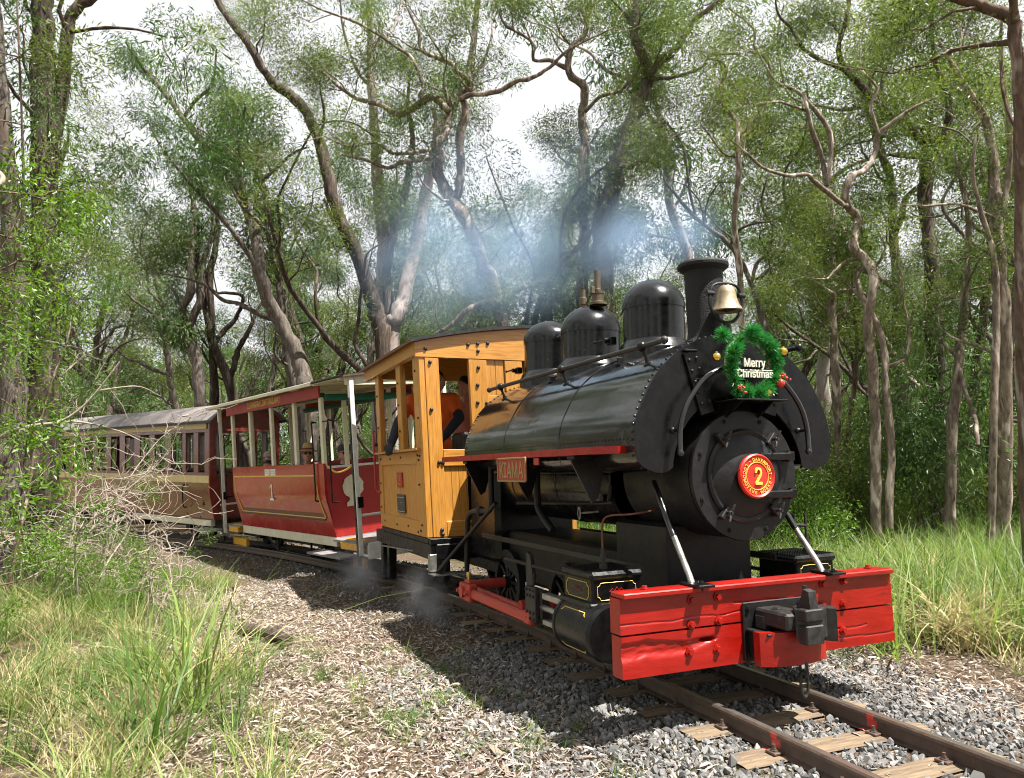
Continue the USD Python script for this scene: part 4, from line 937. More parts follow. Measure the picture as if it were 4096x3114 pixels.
for k in range(-5, 26):
    s = -.02 - .43 * -k if False else -.025 + .43 * k
    p, h = track(s); l = V(h[1], -h[0], 0); j = rng.normal(0, 1, 6); h2 = nrm(h + l * j[0] * .02); l2 = V(h2[1], -h2[0], 0)
    if s > 6: continue
    nth = ['first', 'second', 'third', 'fourth', 'fifth', 'sixth', 'seventh', 'eighth', 'ninth', 'tenth', 'eleventh', 'twelfth', 'thirteenth', 'fourteenth', 'fifteenth', 'sixteenth'][abs(k) - (k < 0)]
    t = thing('sleeper', f'weathered sleeper under both rails, {nth} ahead of the red buffer beam' if k < 0 else f'shaded sleeper beneath the train, {nth} one counted back from the buffer beam', 'sleeper', V(p[0], p[1], -.1), 'sleepers under the track')
    b = MB(); L_ = .63 + .03 * j[1]; Rm = np.stack([-h2, l2, V(0, 0, 1)], 1)
    xs_ = np.linspace(-.092, .092, 7); ys_ = np.linspace(-L_, L_, 30); X, Y = np.meshgrid(xs_, ys_); Z = (meshkit.fbm(np.stack([X * 30, Y * 4, 0 * X + k], -1), 3, k + 9) - .5) * .018 - .004 - (abs(X) > .09) * .006
    f = np.arange(29)[:, None] * 7 + np.arange(6)[None]; o = V(p[0], p[1], -.086)
    b.add(np.stack([X, Y, Z], -1).reshape(-1, 3) @ Rm.T + o, np.stack([f, f + 1, f + 8, f + 7], -1).reshape(-1, 4)); b.box((-.091, -L_, -.10), (.091, L_, -.02), .006, Rm, o)
    obj('timber', b, MAT['sleeper_wood'], t, smooth=40); b = MB()
    for q in (-.385, -.275, .27, .39):
        c = o + l2 * q; sg = 1 if q in (-.275, .39) else -1
        b.box((-.035, -.028, -.002), (.035, .028, .010), .002, Rm, c); b.bolt(c + V(0, 0, .010), (0, 0, 1), .013, .016); b.cyl(c + V(0, 0, .02), c + V(0, 0, .042), .008, 8)
    obj('rail_clip', b, MAT['rail_steel'], t, smooth=30, kind='stuff')

# ------------------------------------------------------------------ scattered pieces: a stuff object is one PointInstancer
PROTO = stage.CreateClassPrim('/World/scatter_kinds')


def proto(name, mesh, m, smooth=False):
    if isinstance(mesh, MB): mesh = mesh.mesh()
    usdkit.mesh(stage, f'/World/scatter_kinds/{name}', mesh, m, smooth=smooth); return name


def quats(e):
    """Euler angles (n, 3), applied x then y then z, as half quaternions."""
    c, s = np.cos(e / 2), np.sin(e / 2); cx, cy, cz_ = c.T; sx_, sy, sz = s.T
    return np.stack([cx * cy * cz_ + sx_ * sy * sz, sx_ * cy * cz_ - cx * sy * sz, cx * sy * cz_ + sx_ * cy * sz, cx * cy * sz - sx_ * sy * cz_], 1)


def scatter(path, protos, idx, pos, eul, scl):
    pi_ = UsdGeom.PointInstancer.Define(stage, path)
    for n in protos:
        q = stage.DefinePrim(f'{path}/{n}'); q.GetReferences().AddInternalReference(f'/World/scatter_kinds/{n}'); pi_.GetPrototypesRel().AddTarget(q.GetPath()) if pi_.GetPrototypesRel() else pi_.CreatePrototypesRel().AddTarget(q.GetPath())
    q = quats(np.asarray(eul, float)).astype(np.float16)
    pi_.CreateProtoIndicesAttr(Vt.IntArray.FromNumpy(np.asarray(idx, np.int32)))
    pi_.CreatePositionsAttr(Vt.Vec3fArray.FromNumpy(np.asarray(pos, np.float32)))
    pi_.CreateOrientationsAttr(Vt.QuathArray([Gf.Quath(float(a), float(b_), float(c), float(d)) for a, b_, c, d in q]))
    s = np.asarray(scl, np.float32); s = np.repeat(s[:, None], 3, 1) if s.ndim == 1 else s
    pi_.CreateScalesAttr(Vt.Vec3fArray.FromNumpy(np.ascontiguousarray(s)))
    return pi_.GetPrim()


def instmat(name, ramp, rough=.8, trans=0., spec=.3, hue=0., backing=None):
    """Colour varies from copy to copy and a little from leaf to leaf."""
    N = {'o': ('object_info', {}), 'g': ('geometry', {}), 'r': ('rgb_ramp', {'ramp': ramp}), 'm1': ('math', {'math_type': 'multiply_add', 'value2': .62, 'value3': 0.}), 'm2': ('math', {'math_type': 'multiply', 'value2': .38}), 'p': ('principled_bsdf', {'roughness': rough, 'specular_ior_level': spec})}
    L_ = [('g.random_per_island', 'm2.value1'), ('o.random', 'm1.value1'), ('m2.value', 'm1.value3'), ('m1.value', 'r.fac'), ('r.color', 'p.base_color')]
    out = 'p.BSDF'
    if trans: N['t'] = ('translucent_bsdf', {}); N['h'] = ('hsv', {'saturation': 1.15, 'value': 1.35}); N['x'] = ('mix_closure', {'fac': trans}); L_ += [('r.color', 'h.color'), ('h.color', 't.color'), ('p.BSDF', 'x.closure1'), ('t.BSDF', 'x.closure2')]; out = 'x.closure'
    MAT[name] = usdkit.material(stage, f'/World/Looks/{name}', N, L_, surface=out); return MAT[name]


instmat('stone', [(0, (.06, .06, .06)), (.35, (.14, .138, .135)), (.7, (.24, .235, .23)), (1, (.38, .35, .32))], .85)
instmat('litter', [(0, (.10, .07, .055)), (.25, (.24, .19, .155)), (.55, (.42, .36, .31)), (.85, (.58, .53, .48)), (.96, (.50, .33, .22)), (1, (.42, .13, .10))], .8, .12)
instmat('blade_green', [(0, (.05, .10, .02)), (.35, (.11, .18, .04)), (.7, (.22, .28, .08)), (1, (.42, .37, .19))], .5, .4)
instmat('blade_straw', [(0, (.14, .17, .05)), (.35, (.36, .31, .16)), (.7, (.54, .45, .27)), (1, (.64, .55, .38))], .7, .25)
for i in range(5):
    q = rng.normal(0, 1, (14, 3)); q /= np.linalg.norm(q, axis=1, keepdims=True); q *= [1, .75, .6]; m_ = trimesh.convex.convex_hull(q * rng.uniform(.8, 1.1, (14, 1)))
    proto(f'stone_{"abcde"[i]}', (m_.vertices * .5, m_.faces), MAT['stone'])
for i in range(4):
    n = 6; t = np.linspace(-1, 1, n); w = (.22 if i < 2 else .12) * np.sqrt(np.maximum(.05, 1 - t ** 2)) * rng.uniform(.7, 1.2, n); zz = .18 * (1 - t ** 2) * rng.uniform(-.4, 1.6) + rng.normal(0, .04, n); bend = .2 * t ** 2 * rng.uniform(-1, 1)
    v = np.vstack([np.stack([t, bend + w, zz + .05], 1), np.stack([t, bend - w, zz + rng.uniform(-.1, .1)], 1)]) * .5
    f = np.arange(n - 1); proto(f'flake_{"abcd"[i]}', (v, np.stack([f, f + 1, f + n + 1, f + n], 1)), MAT['litter'])


def spread(n, x0, x1, y0, y1, keep):
    p = rng.uniform([x0, y0], [x1, y1], (n, 2)); s, d = lateral(p[:, 0], p[:, 1]); k = rng.random(n) < keep(p[:, 0], p[:, 1], s, d); p = p[k]
    return np.column_stack([p, ground_z(p[:, 0], p[:, 1])])


step = lambda a, b, v: np.clip((v - a) / (b - a), 0, 1)
patch = lambda x, y, sc, sd: meshkit.fbm(np.stack([x * sc, y * sc, 0 * x], -1), 3, sd)
p = spread(46000, -2.5, 2.4, -2.2, 1.8, lambda x, y, s, d: (1 - step(.9, 2.1, np.abs(d) + .5 * (patch(x, y, 1.3, 8) - .5))) * np.where(d < 0, 1, .9))
p2 = spread(60000, -18, -2.5, -6.5, 1.3, lambda x, y, s, d: (1 - step(.8, 1.7, np.abs(d))) * np.where(x > -9, .8, .4)); p = np.vstack([p, p2]); n = len(p)
sz = rng.gamma(6, 1 / 6, n) * .036; p[:, 2] += rng.uniform(-.006, .014, n)
onsl = np.zeros(n, bool)
for k in range(-5, 15):
    q, h = track(-.025 + .43 * k); dx = p[:, 0] - q[0]; dy = p[:, 1] - q[1]; onsl |= (np.abs(dx * h[0] + dy * h[1]) < .085) & (np.abs(dx * h[1] - dy * h[0]) < .6)
s_, d_ = lateral(p[:, 0], p[:, 1]); onr = np.minimum(abs(d_ - .33), abs(d_ + .33)) < .045
keep = ~onr & (~onsl | (rng.random(n) < np.where(np.abs(d_) < .42, .16, .6))); sz = sz[keep]; p = p[keep]; n = len(p)
tag(scatter('/World/ballast', ['stone_' + c for c in 'abcde'], rng.integers(0, 5, n), p, rng.uniform(0, 6.28, (n, 3)), sz), 'grey crushed stone ballast under and beside the track', 'ballast', kind='stuff')
p = spread(120000, -7.5, 2.0, -4.2, -.5, lambda x, y, s, d: step(-.7, -1.5, d + .5 * (patch(x, y, 1.1, 3) - .5)) * (1 - .75 * step(-2.9, -3.6, y)))
p2 = spread(42000, -5, 2.2, .5, 3.2, lambda x, y, s, d: step(.75, 1.35, d + .4 * (patch(x, y, 1.1, 5) - .5)) * (1 - .8 * step(2.0, 2.9, d)))
p3 = spread(9000, -3, 2.2, -1.2, 1.3, lambda x, y, s, d: .16 + 0 * x); p4 = spread(12000, -16, -7, -6.5, -1.5, lambda x, y, s, d: step(-.8, -1.5, d) * .9)
p = np.vstack([p, p2, p3, p4]); n = len(p); p[:, 2] += rng.uniform(.004, .03, n)
s_, d_ = lateral(p[:, 0], p[:, 1]); k = np.minimum(abs(d_ - .33), abs(d_ + .33)) > .05; p = p[k]; n = len(p)
eu = np.column_stack([rng.normal(0, .35, n), rng.normal(0, .3, n), rng.uniform(0, 6.28, n)])
tag(scatter('/World/bark_litter', ['flake_' + c for c in 'abcd'], rng.integers(0, 4, n), p, eu, rng.gamma(2.0, 1 / 2.0, n) * .024 + .008), 'dry bark chips and leaves strewn beside the track', 'leaf litter', kind='stuff')


# ------------------------------------------------------------------ grass
def tussock(nb, h, w, out, m, seed, spread_=.10, droop=.55):
    r = np.random.default_rng(seed); b = MB()
    for _ in range(nb):
        a = r.uniform(0, 6.28); hh = h * r.uniform(.3, 1.15); o = out * r.uniform(.15, 1.5); n = 6; t = np.linspace(0, 1, n); d = V(cos(a), sin(a), 0); sd = V(-sin(a + r.normal(0, .5)), cos(a), 0)
        c = V(*(r.normal(0, spread_, 2)), 0) + np.outer(t * o * hh + droop * o * hh * t ** 3, d) + np.outer(hh * (t - .42 * droop * o * t ** 3), [0, 0, 1]); ww = w * r.uniform(.4, 1.5) * (1 - t ** 2.2) + .0004
        v = np.vstack([c + sd * ww[:, None] / 2, c - sd * ww[:, None] / 2]); f = np.arange(n - 1); b.add(v, np.stack([f, f + 1, f + n + 1, f + n], 1))
    return b


for i in range(3):
    proto(f'tuft_long_{"abc"[i]}', tussock(46, .75, .011, .75, None, 20 + i), MAT['blade_green']); proto(f'tuft_straw_{"abc"[i]}', tussock(40, .5, .008, .95, None, 30 + i, .1), MAT['blade_straw']); proto(f'tuft_short_{"abc"[i]}', tussock(26, .2, .007, .8, None, 40 + i, .07), MAT['blade_green'])
TL, TS, TT = ['tuft_long_' + c for c in 'abc'], ['tuft_straw_' + c for c in 'abc'], ['tuft_short_' + c for c in 'abc']
kinds = TL + TS + TT


def grass(name, label, p, wts, sc):
    n = len(p); idx = rng.choice(9, n, p=np.repeat(np.array(wts) / sum(wts) / 3, 3)); e = np.column_stack([rng.normal(0, .12, n), rng.normal(0, .12, n), rng.uniform(0, 6.28, n)])
    tag(scatter('/World/' + name, kinds, idx, p, e, rng.uniform(.45, 1.35, n) * sc), label, 'grass', kind='stuff')


p = spread(4200, -8.5, .8, -5.6, -2.2, lambda x, y, s, d: step(-2.55, -3.15, y + .5 * (patch(x, y, .8, 12) - .5) - .04 * x * 0) * .30)
grass('foreground_grass', 'long green and straw coloured grass in the left foreground', p, (3.2, 6, 5), .52)
p = spread(30000, -26, 2, 1.3, 24, lambda x, y, s, d: step(1.7, 3.2, d + 1.2 * (patch(x, y, .7, 14) - .5)) * np.clip(2.6 / (1 + .12 * np.hypot(x, y)) - .4, .10, .75) * (.35 + 1.1 * (patch(x, y, .5, 15) > .44)))
grass('tall_grass', 'tall bright green grass growing beyond the track', p, (5, 4.5, 5), .85)
p = spread(5000, -30, -7, -16, -3, lambda x, y, s, d: step(-1.2, -2.2, d + .8 * (patch(x, y, .6, 16) - .5)) * .3)
grass('trackside_grass', 'dry mixed grass beside the carriages on the left', p, (3, 5, 3), .75)
p = spread(900, -4, 1.8, -3.2, 2.6, lambda x, y, s, d: (patch(x, y, .9, 17) > .57) * step(.8, 1.2, np.abs(d)) * .8)
tag(scatter('/World/weeds', TT, rng.integers(0, 3, len(p)), p, rng.normal(0, .2, (len(p), 3)) * [1, 1, 15], rng.uniform(.3, .7, len(p))), 'small bright weeds sprouting through the litter', 'weeds', kind='stuff')
# real trees of the picture: label, bark, leaf kind, leafiness, limbs as (x, y, z, radius)
TREES = [
    ('thick dark rough trunk at the far left beside the dead sticks', 'dark', 'gum', 0.7,
     [[(-8.30,-5.00,-0.20,0.329),(-8.30,-5.00,0.84,0.263),(-8.17,-4.97,2.17,0.205),(-7.92,-4.95,3.38,0.166),(-7.70,-4.95,4.20,0.158),(-7.59,-4.98,5.17,0.152),(-7.59,-5.03,6.43,0.144),(-7.64,-5.07,7.10,0.140),(-7.57,-5.10,7.71,0.130),(-7.41,-5.12,8.13,0.116)],[(-7.72,-4.96,5.03,0.080),(-7.59,-4.85,6.08,0.077),(-7.49,-4.78,7.11,0.077),(-7.47,-4.73,7.51,0.075),(-7.37,-4.47,7.80,0.069),(-7.26,-4.20,8.13,0.056)],[(-7.37,-4.73,7.22,0.021),(-6.92,-4.25,7.13,0.021),(-6.51,-3.85,6.95,0.015),(-6.14,-3.51,6.72,0.009)]]),
    ('greyish brown trunk cut by the left edge of the picture', 'grey', 'fine', 0.6,
     [[(-7.71,-5.24,-0.20,0.239),(-7.71,-5.24,0.88,0.192),(-7.69,-5.23,2.13,0.159),(-7.60,-5.21,3.31,0.142),(-7.43,-5.25,4.11,0.129),(-7.23,-5.31,4.99,0.110),(-7.12,-5.41,6.13,0.098),(-7.13,-5.54,7.34,0.087),(-7.24,-5.63,7.76,0.077)]]),
    ('dark trunk leaning to the upper left in front of the pale gums', 'dark', 'fine', 1.0,
     [[(-16.07,1.53,-0.20,0.309),(-16.07,1.53,4.38,0.247),(-16.17,1.39,5.39,0.236),(-16.05,1.18,5.99,0.210),(-15.84,0.68,7.27,0.183),(-15.83,0.18,8.29,0.170),(-15.95,-0.07,9.62,0.159),(-16.23,-0.40,10.71,0.142),(-16.40,-0.80,11.34,0.137),(-16.40,-1.37,11.68,0.123),(-16.25,-1.72,12.06,0.109),(-16.28,-1.99,12.55,0.103),(-16.59,-2.33,13.14,0.092),(-16.92,-2.78,13.99,0.087),(-16.96,-3.11,14.73,0.068)],[(-15.97,0.70,7.31,0.080),(-16.63,0.54,7.88,0.070),(-17.30,0.34,8.46,0.059),(-17.91,0.24,9.20,0.040)],[(-16.03,-0.06,9.65,0.055),(-15.86,-0.21,10.06,0.049),(-15.58,-0.14,10.59,0.036),(-15.38,-0.29,11.22,0.024)]]),
    ('tall pale smooth gum trunk rising straight behind the cab', 'pale', 'gum', 1.0,
     [[(-17.92,2.02,-0.20,0.422),(-17.92,2.02,4.40,0.337),(-17.57,1.94,5.56,0.301),(-17.49,1.88,6.90,0.241),(-17.65,1.91,7.91,0.203),(-17.76,1.82,9.06,0.185),(-17.61,1.71,10.03,0.163),(-17.25,1.55,11.21,0.148),(-17.01,1.43,12.20,0.140),(-17.00,1.39,13.60,0.114),(-17.14,1.35,15.11,0.102),(-17.18,1.32,16.14,0.082)],[(-17.25,1.47,12.47,0.054),(-17.05,0.99,12.84,0.047),(-16.76,0.54,13.84,0.033),(-16.39,0.41,14.42,0.019)],[(-17.14,1.42,13.54,0.047),(-17.40,2.17,14.57,0.042),(-17.77,2.56,15.93,0.029)]]),
    ('pale gum leaning right out of the same stool as the straight one', 'pale', 'gum', 1.0,
     [[(-16.62,1.84,-0.20,0.303),(-16.62,1.84,4.86,0.242),(-16.50,2.00,5.50,0.223),(-16.59,2.20,6.18,0.207),(-16.55,2.50,7.43,0.183),(-16.18,2.77,9.18,0.156),(-15.78,2.85,9.97,0.141),(-15.44,2.97,10.79,0.127),(-15.28,3.39,11.52,0.115),(-15.33,3.76,12.22,0.104),(-15.30,3.93,13.26,0.098),(-15.01,3.95,14.41,0.084),(-14.68,3.90,15.01,0.064)],[(-15.24,3.75,12.04,0.052),(-15.44,4.22,12.78,0.046),(-15.64,4.61,13.81,0.034),(-15.93,4.77,14.88,0.021)]]),
    ('slim greyish trunk squeezed between the two pale gums', 'grey', 'fine', 1.0,
     [[(-17.14,1.89,-0.20,0.164),(-17.14,1.89,6.28,0.132),(-16.86,1.85,7.22,0.117),(-16.75,2.06,8.37,0.111),(-16.85,2.31,9.13,0.106),(-16.85,2.47,9.95,0.094),(-16.58,2.50,10.80,0.073),(-16.29,2.29,11.60,0.052),(-16.06,2.30,12.58,0.033)]]),
    ('twisted paperbark with a knot of bent limbs over the cab roof', 'paper', 'fine', 1.3,
     [[(-11.04,2.93,-0.20,0.184),(-11.04,2.93,3.81,0.147),(-11.16,2.96,4.38,0.149),(-11.16,2.71,5.42,0.149),(-11.04,2.48,5.63,0.147),(-10.89,2.29,5.99,0.146),(-10.95,2.07,6.59,0.146),(-11.16,1.94,6.95,0.148),(-11.36,1.76,7.34,0.129),(-11.33,1.58,7.71,0.119),(-11.09,1.58,7.91,0.103),(-10.97,1.49,8.15,0.092),(-10.97,1.64,8.38,0.083),(-11.09,1.77,8.80,0.069),(-11.14,1.81,9.15,0.055),(-11.05,1.66,9.45,0.035)],[(-11.11,1.94,7.10,0.098),(-11.07,1.99,7.35,0.098),(-11.01,2.01,7.92,0.098),(-10.98,1.98,8.44,0.094),(-10.89,2.09,8.93,0.089),(-10.90,1.99,9.31,0.079),(-10.83,2.19,9.41,0.069),(-10.84,2.12,9.62,0.064),(-10.93,1.90,9.81,0.059),(-10.96,1.81,9.98,0.054),(-11.19,1.24,10.27,0.045),(-11.19,1.15,10.69,0.035),(-11.24,0.93,11.18,0.025),(-11.25,0.83,11.58,0.015)],[(-11.17,1.55,8.04,0.064),(-11.18,1.35,7.89,0.059),(-11.19,1.15,7.84,0.054),(-11.27,0.78,7.75,0.048),(-11.32,0.49,7.62,0.043),(-11.41,0.04,7.76,0.034),(-11.51,-0.43,7.84,0.019)],[(-11.14,1.57,8.16,0.054),(-11.17,1.12,8.00,0.044),(-11.22,0.59,7.90,0.038),(-11.17,0.22,8.06,0.033),(-11.23,-0.32,7.92,0.024),(-11.23,-0.80,8.06,0.014)],[(-10.99,1.74,8.91,0.074),(-11.18,1.56,9.23,0.079),(-11.41,1.38,9.33,0.080),(-11.79,0.92,9.08,0.071),(-12.09,0.53,9.35,0.061),(-12.42,0.08,9.58,0.046),(-12.69,-0.29,9.94,0.036),(-12.92,-0.56,10.29,0.021),(-13.21,-0.93,10.58,0.016)],[(-11.16,1.25,9.19,0.044),(-11.18,1.16,9.25,0.044),(-11.11,1.22,9.44,0.039),(-11.13,0.99,10.01,0.039),(-11.21,0.70,10.23,0.034),(-11.45,-0.05,10.74,0.029),(-11.70,-0.74,11.02,0.020),(-11.85,-1.21,11.26,0.015)],[(-10.86,1.97,9.15,0.059),(-10.61,2.06,9.14,0.058),(-10.20,2.55,9.12,0.053),(-9.87,2.81,9.22,0.047),(-9.58,3.02,9.18,0.042),(-9.24,3.29,9.29,0.037),(-8.90,3.55,9.53,0.027),(-8.35,4.28,9.85,0.014)],[(-11.00,2.79,4.89,0.069),(-11.07,2.50,4.83,0.069),(-11.17,2.16,4.69,0.059),(-11.29,1.81,4.35,0.049),(-11.37,1.52,4.19,0.029)],[(-10.96,2.88,4.88,0.049),(-11.00,3.01,5.00,0.054),(-11.00,3.19,5.14,0.055),(-10.94,3.55,5.27,0.060),(-10.85,3.97,5.38,0.070),(-11.00,3.95,4.97,0.066),(-11.12,4.02,4.58,0.061)]]),
    ('paperbark with a bleached white elbow behind the steam domes', 'paper', 'fine', 1.2,
     [[(-11.48,5.02,-0.20,0.178),(-11.48,5.02,3.85,0.143),(-11.35,4.97,4.68,0.137),(-11.03,4.88,5.84,0.135),(-10.81,4.80,6.78,0.129),(-10.73,4.80,8.22,0.124),(-10.85,4.96,8.66,0.115),(-10.92,4.90,9.29,0.106),(-10.73,4.90,9.88,0.094),(-10.65,4.46,10.13,0.078),(-10.51,4.46,10.64,0.067),(-10.48,4.80,11.00,0.062),(-10.53,4.97,11.90,0.058),(-10.50,5.01,12.46,0.042)],[(-10.71,4.87,9.32,0.047),(-10.33,5.07,9.53,0.041),(-9.95,5.36,9.54,0.036),(-9.55,5.58,9.89,0.025),(-9.28,5.55,10.12,0.015)],[(-10.75,4.52,10.27,0.052),(-10.67,4.32,10.26,0.052),(-10.64,4.00,10.32,0.046),(-10.66,3.60,10.26,0.041),(-10.50,3.51,10.56,0.035),(-10.51,3.07,10.75,0.030),(-10.45,2.83,10.81,0.025),(-10.35,2.57,11.23,0.015)],[(-10.67,4.57,10.75,0.026),(-10.70,4.25,11.17,0.026),(-10.65,4.07,11.77,0.016)]]),
    ('stout grey trunk bending right above the sand dome in the smoke', 'grey', 'fine', 1.2,
     [[(-10.14,4.88,-0.20,0.274),(-10.14,4.88,3.65,0.220),(-10.24,4.94,4.47,0.208),(-10.23,4.91,5.64,0.219),(-10.02,4.86,6.54,0.227),(-9.71,4.92,7.14,0.210),(-9.54,4.97,7.77,0.175),(-9.54,5.19,8.33,0.157),(-9.56,5.46,8.91,0.149),(-9.43,5.72,9.53,0.129),(-9.27,5.59,9.85,0.118),(-9.15,5.26,10.36,0.102),(-9.06,5.28,11.07,0.092),(-9.13,5.39,11.67,0.079)],[(-9.27,5.62,9.56,0.088),(-9.03,5.83,9.86,0.088),(-8.84,6.00,9.98,0.087),(-8.54,6.29,10.54,0.067),(-8.31,6.52,10.71,0.057),(-8.06,6.78,10.92,0.048)],[(-9.25,5.68,9.50,0.044),(-8.85,5.95,9.40,0.039),(-8.39,6.32,9.43,0.033),(-8.08,6.32,9.53,0.028),(-7.64,6.70,9.41,0.018)],[(-9.29,5.35,10.40,0.044),(-9.27,5.17,10.77,0.039),(-9.30,4.92,11.04,0.029),(-9.35,4.62,11.31,0.019)],[(-9.72,5.04,7.77,0.069),(-9.05,4.89,7.38,0.056),(-8.34,4.76,7.23,0.045)]]),
    ('thin crooked trunk rising just right of the bell', 'paper', 'fine', 1.0,
     [[(-7.53,6.31,-0.20,0.081),(-7.53,6.31,3.42,0.065),(-7.59,6.33,4.04,0.061),(-7.46,6.24,5.03,0.061),(-7.28,6.02,5.81,0.056),(-7.07,6.01,6.63,0.055),(-7.08,6.02,7.24,0.051),(-7.18,6.13,7.67,0.048),(-7.30,5.93,8.10,0.044),(-7.22,5.81,8.32,0.039),(-7.01,5.79,8.54,0.034),(-6.99,5.65,8.70,0.025),(-7.17,5.50,8.82,0.017)],[(-7.14,6.10,7.26,0.039),(-7.15,6.16,7.35,0.039),(-7.03,6.44,7.63,0.039),(-6.91,6.68,8.20,0.035),(-6.87,6.69,8.80,0.030),(-6.97,6.46,9.10,0.026),(-6.97,6.45,9.50,0.022),(-7.14,6.02,9.92,0.013)],[(-7.18,6.08,7.01,0.021),(-7.14,5.73,7.03,0.021),(-7.07,5.38,7.29,0.017),(-6.98,5.12,7.43,0.008)]]),
    ('twisting tan paperbark with a limb arching left at the right', 'paper', 'fine', 1.1,
     [[(-4.70,6.17,-0.20,0.102),(-4.70,6.17,0.37,0.082),(-4.62,6.18,1.66,0.075),(-4.47,6.05,2.67,0.071),(-4.33,5.85,3.32,0.067),(-4.21,5.88,3.84,0.067),(-4.26,5.92,4.18,0.067),(-4.43,5.78,4.49,0.065),(-4.38,5.85,4.87,0.065),(-4.33,5.63,5.07,0.061),(-4.24,5.49,5.18,0.053),(-4.18,5.57,5.43,0.050),(-4.16,5.88,5.61,0.044),(-4.16,6.09,5.95,0.041),(-4.11,6.09,6.13,0.037),(-3.87,6.27,6.32,0.030),(-3.71,6.37,6.41,0.023),(-3.57,6.75,6.60,0.013)],[(-4.32,5.63,5.05,0.034),(-4.25,5.40,5.06,0.033),(-4.25,4.96,5.29,0.033),(-4.18,4.71,5.36,0.029),(-4.17,4.38,5.29,0.026),(-4.18,3.95,5.35,0.022),(-4.14,3.61,5.52,0.016),(-4.11,3.25,5.68,0.009)],[(-4.04,6.01,6.09,0.024),(-4.03,5.88,6.49,0.024),(-3.95,5.94,6.74,0.020),(-4.00,5.72,7.00,0.017),(-3.96,5.66,7.33,0.010)],[(-4.58,6.26,0.38,0.061),(-4.50,6.33,1.60,0.058),(-4.49,6.31,2.48,0.055),(-4.50,6.35,2.93,0.052),(-4.56,6.29,3.39,0.049),(-4.65,6.14,3.82,0.045),(-4.71,6.13,4.12,0.039),(-4.67,6.32,4.42,0.028)]]),
    ('straight thin paperbark with branches fanning left, right of the wreath', 'paper', 'fine', 1.0,
     [[(-6.46,7.32,-0.20,0.101),(-6.46,7.32,0.52,0.081),(-6.30,7.21,2.07,0.076),(-6.09,7.02,3.08,0.072),(-5.95,6.89,3.76,0.067),(-5.90,6.90,4.69,0.055),(-5.92,6.99,5.77,0.048),(-5.97,6.97,6.21,0.048),(-5.90,6.82,6.64,0.044),(-5.80,6.54,6.98,0.044),(-5.74,6.41,7.33,0.035),(-5.81,6.42,7.67,0.028)],[(-5.86,6.87,6.09,0.036),(-5.82,6.95,6.59,0.040),(-5.81,6.95,7.03,0.044),(-5.90,6.74,7.44,0.040),(-6.01,6.48,7.79,0.032),(-6.18,6.15,8.01,0.028),(-6.27,5.88,8.56,0.016)],[(-5.86,6.52,7.37,0.028),(-5.70,5.85,7.33,0.023),(-5.50,5.32,7.14,0.022),(-5.37,4.65,6.88,0.014)],[(-6.07,7.01,3.71,0.028),(-5.74,7.03,3.97,0.023),(-5.47,6.88,4.37,0.019),(-5.24,6.62,4.75,0.011)]]),
    ('dark straight trunk forking high on the right', 'dark', 'fine', 1.2,
     [[(-6.48,9.81,-0.20,0.216),(-6.48,9.81,0.21,0.173),(-6.39,9.79,1.72,0.170),(-6.21,9.61,3.01,0.160),(-5.96,9.38,4.34,0.136),(-5.87,9.30,5.01,0.119),(-5.94,9.34,5.51,0.111),(-5.96,9.44,6.53,0.121),(-5.90,9.47,7.12,0.104),(-5.81,9.26,7.28,0.086),(-5.74,9.04,7.27,0.077),(-5.80,8.85,7.45,0.072),(-6.07,8.49,7.95,0.069),(-6.26,8.30,8.37,0.065),(-6.31,8.02,8.62,0.061),(-6.21,7.74,8.94,0.047),(-6.03,7.75,9.34,0.038),(-5.99,7.86,9.81,0.030),(-6.05,8.02,10.34,0.022)],[(-5.86,9.33,6.51,0.077),(-5.73,9.31,6.88,0.077),(-5.51,9.50,7.33,0.072),(-5.38,9.46,7.84,0.063),(-5.33,9.28,8.15,0.050),(-5.30,9.07,8.45,0.042),(-5.21,8.91,9.04,0.033),(-5.09,8.86,9.49,0.021)],[(-6.19,8.02,8.46,0.047),(-6.26,7.82,8.61,0.043),(-6.38,7.48,8.77,0.039),(-6.48,7.17,8.98,0.034),(-6.53,6.94,9.36,0.030),(-6.59,6.72,9.62,0.021),(-6.57,6.64,10.06,0.013)],[(-5.79,9.32,7.19,0.030),(-5.45,9.04,7.44,0.025),(-5.15,8.69,7.54,0.016)],[(-5.82,9.30,6.94,0.030),(-5.72,8.71,6.81,0.029),(-5.61,8.12,6.72,0.020)],[(-5.62,9.68,7.35,0.021),(-5.88,10.52,7.79,0.018),(-6.14,11.35,8.34,0.014)]]),
    ('mottled pale brown trunk near the right edge', 'paper', 'fine', 1.1,
     [[(-4.03,7.92,-0.20,0.154),(-4.03,7.92,0.13,0.123),(-3.79,7.77,1.62,0.115),(-3.54,7.64,3.28,0.104),(-3.50,7.57,4.12,0.094),(-3.51,7.64,5.03,0.088),(-3.51,7.67,5.76,0.075),(-3.47,7.51,6.32,0.061),(-3.44,7.13,6.70,0.047),(-3.44,6.82,7.07,0.030),(-3.52,6.69,7.45,0.017)],[(-3.55,7.66,4.24,0.041),(-3.33,7.67,5.33,0.040),(-3.20,7.61,5.98,0.037),(-3.10,7.43,6.73,0.033),(-3.02,7.30,7.14,0.026),(-2.90,7.24,7.62,0.016)],[(-3.50,7.62,4.84,0.024),(-3.43,7.12,4.87,0.023),(-3.38,6.58,4.89,0.019),(-3.36,6.00,4.78,0.016),(-3.33,5.44,4.73,0.009)]]),
    ('stout trunk on the right edge with a heavy limb overhead', 'redbark', 'fine', 0.8,
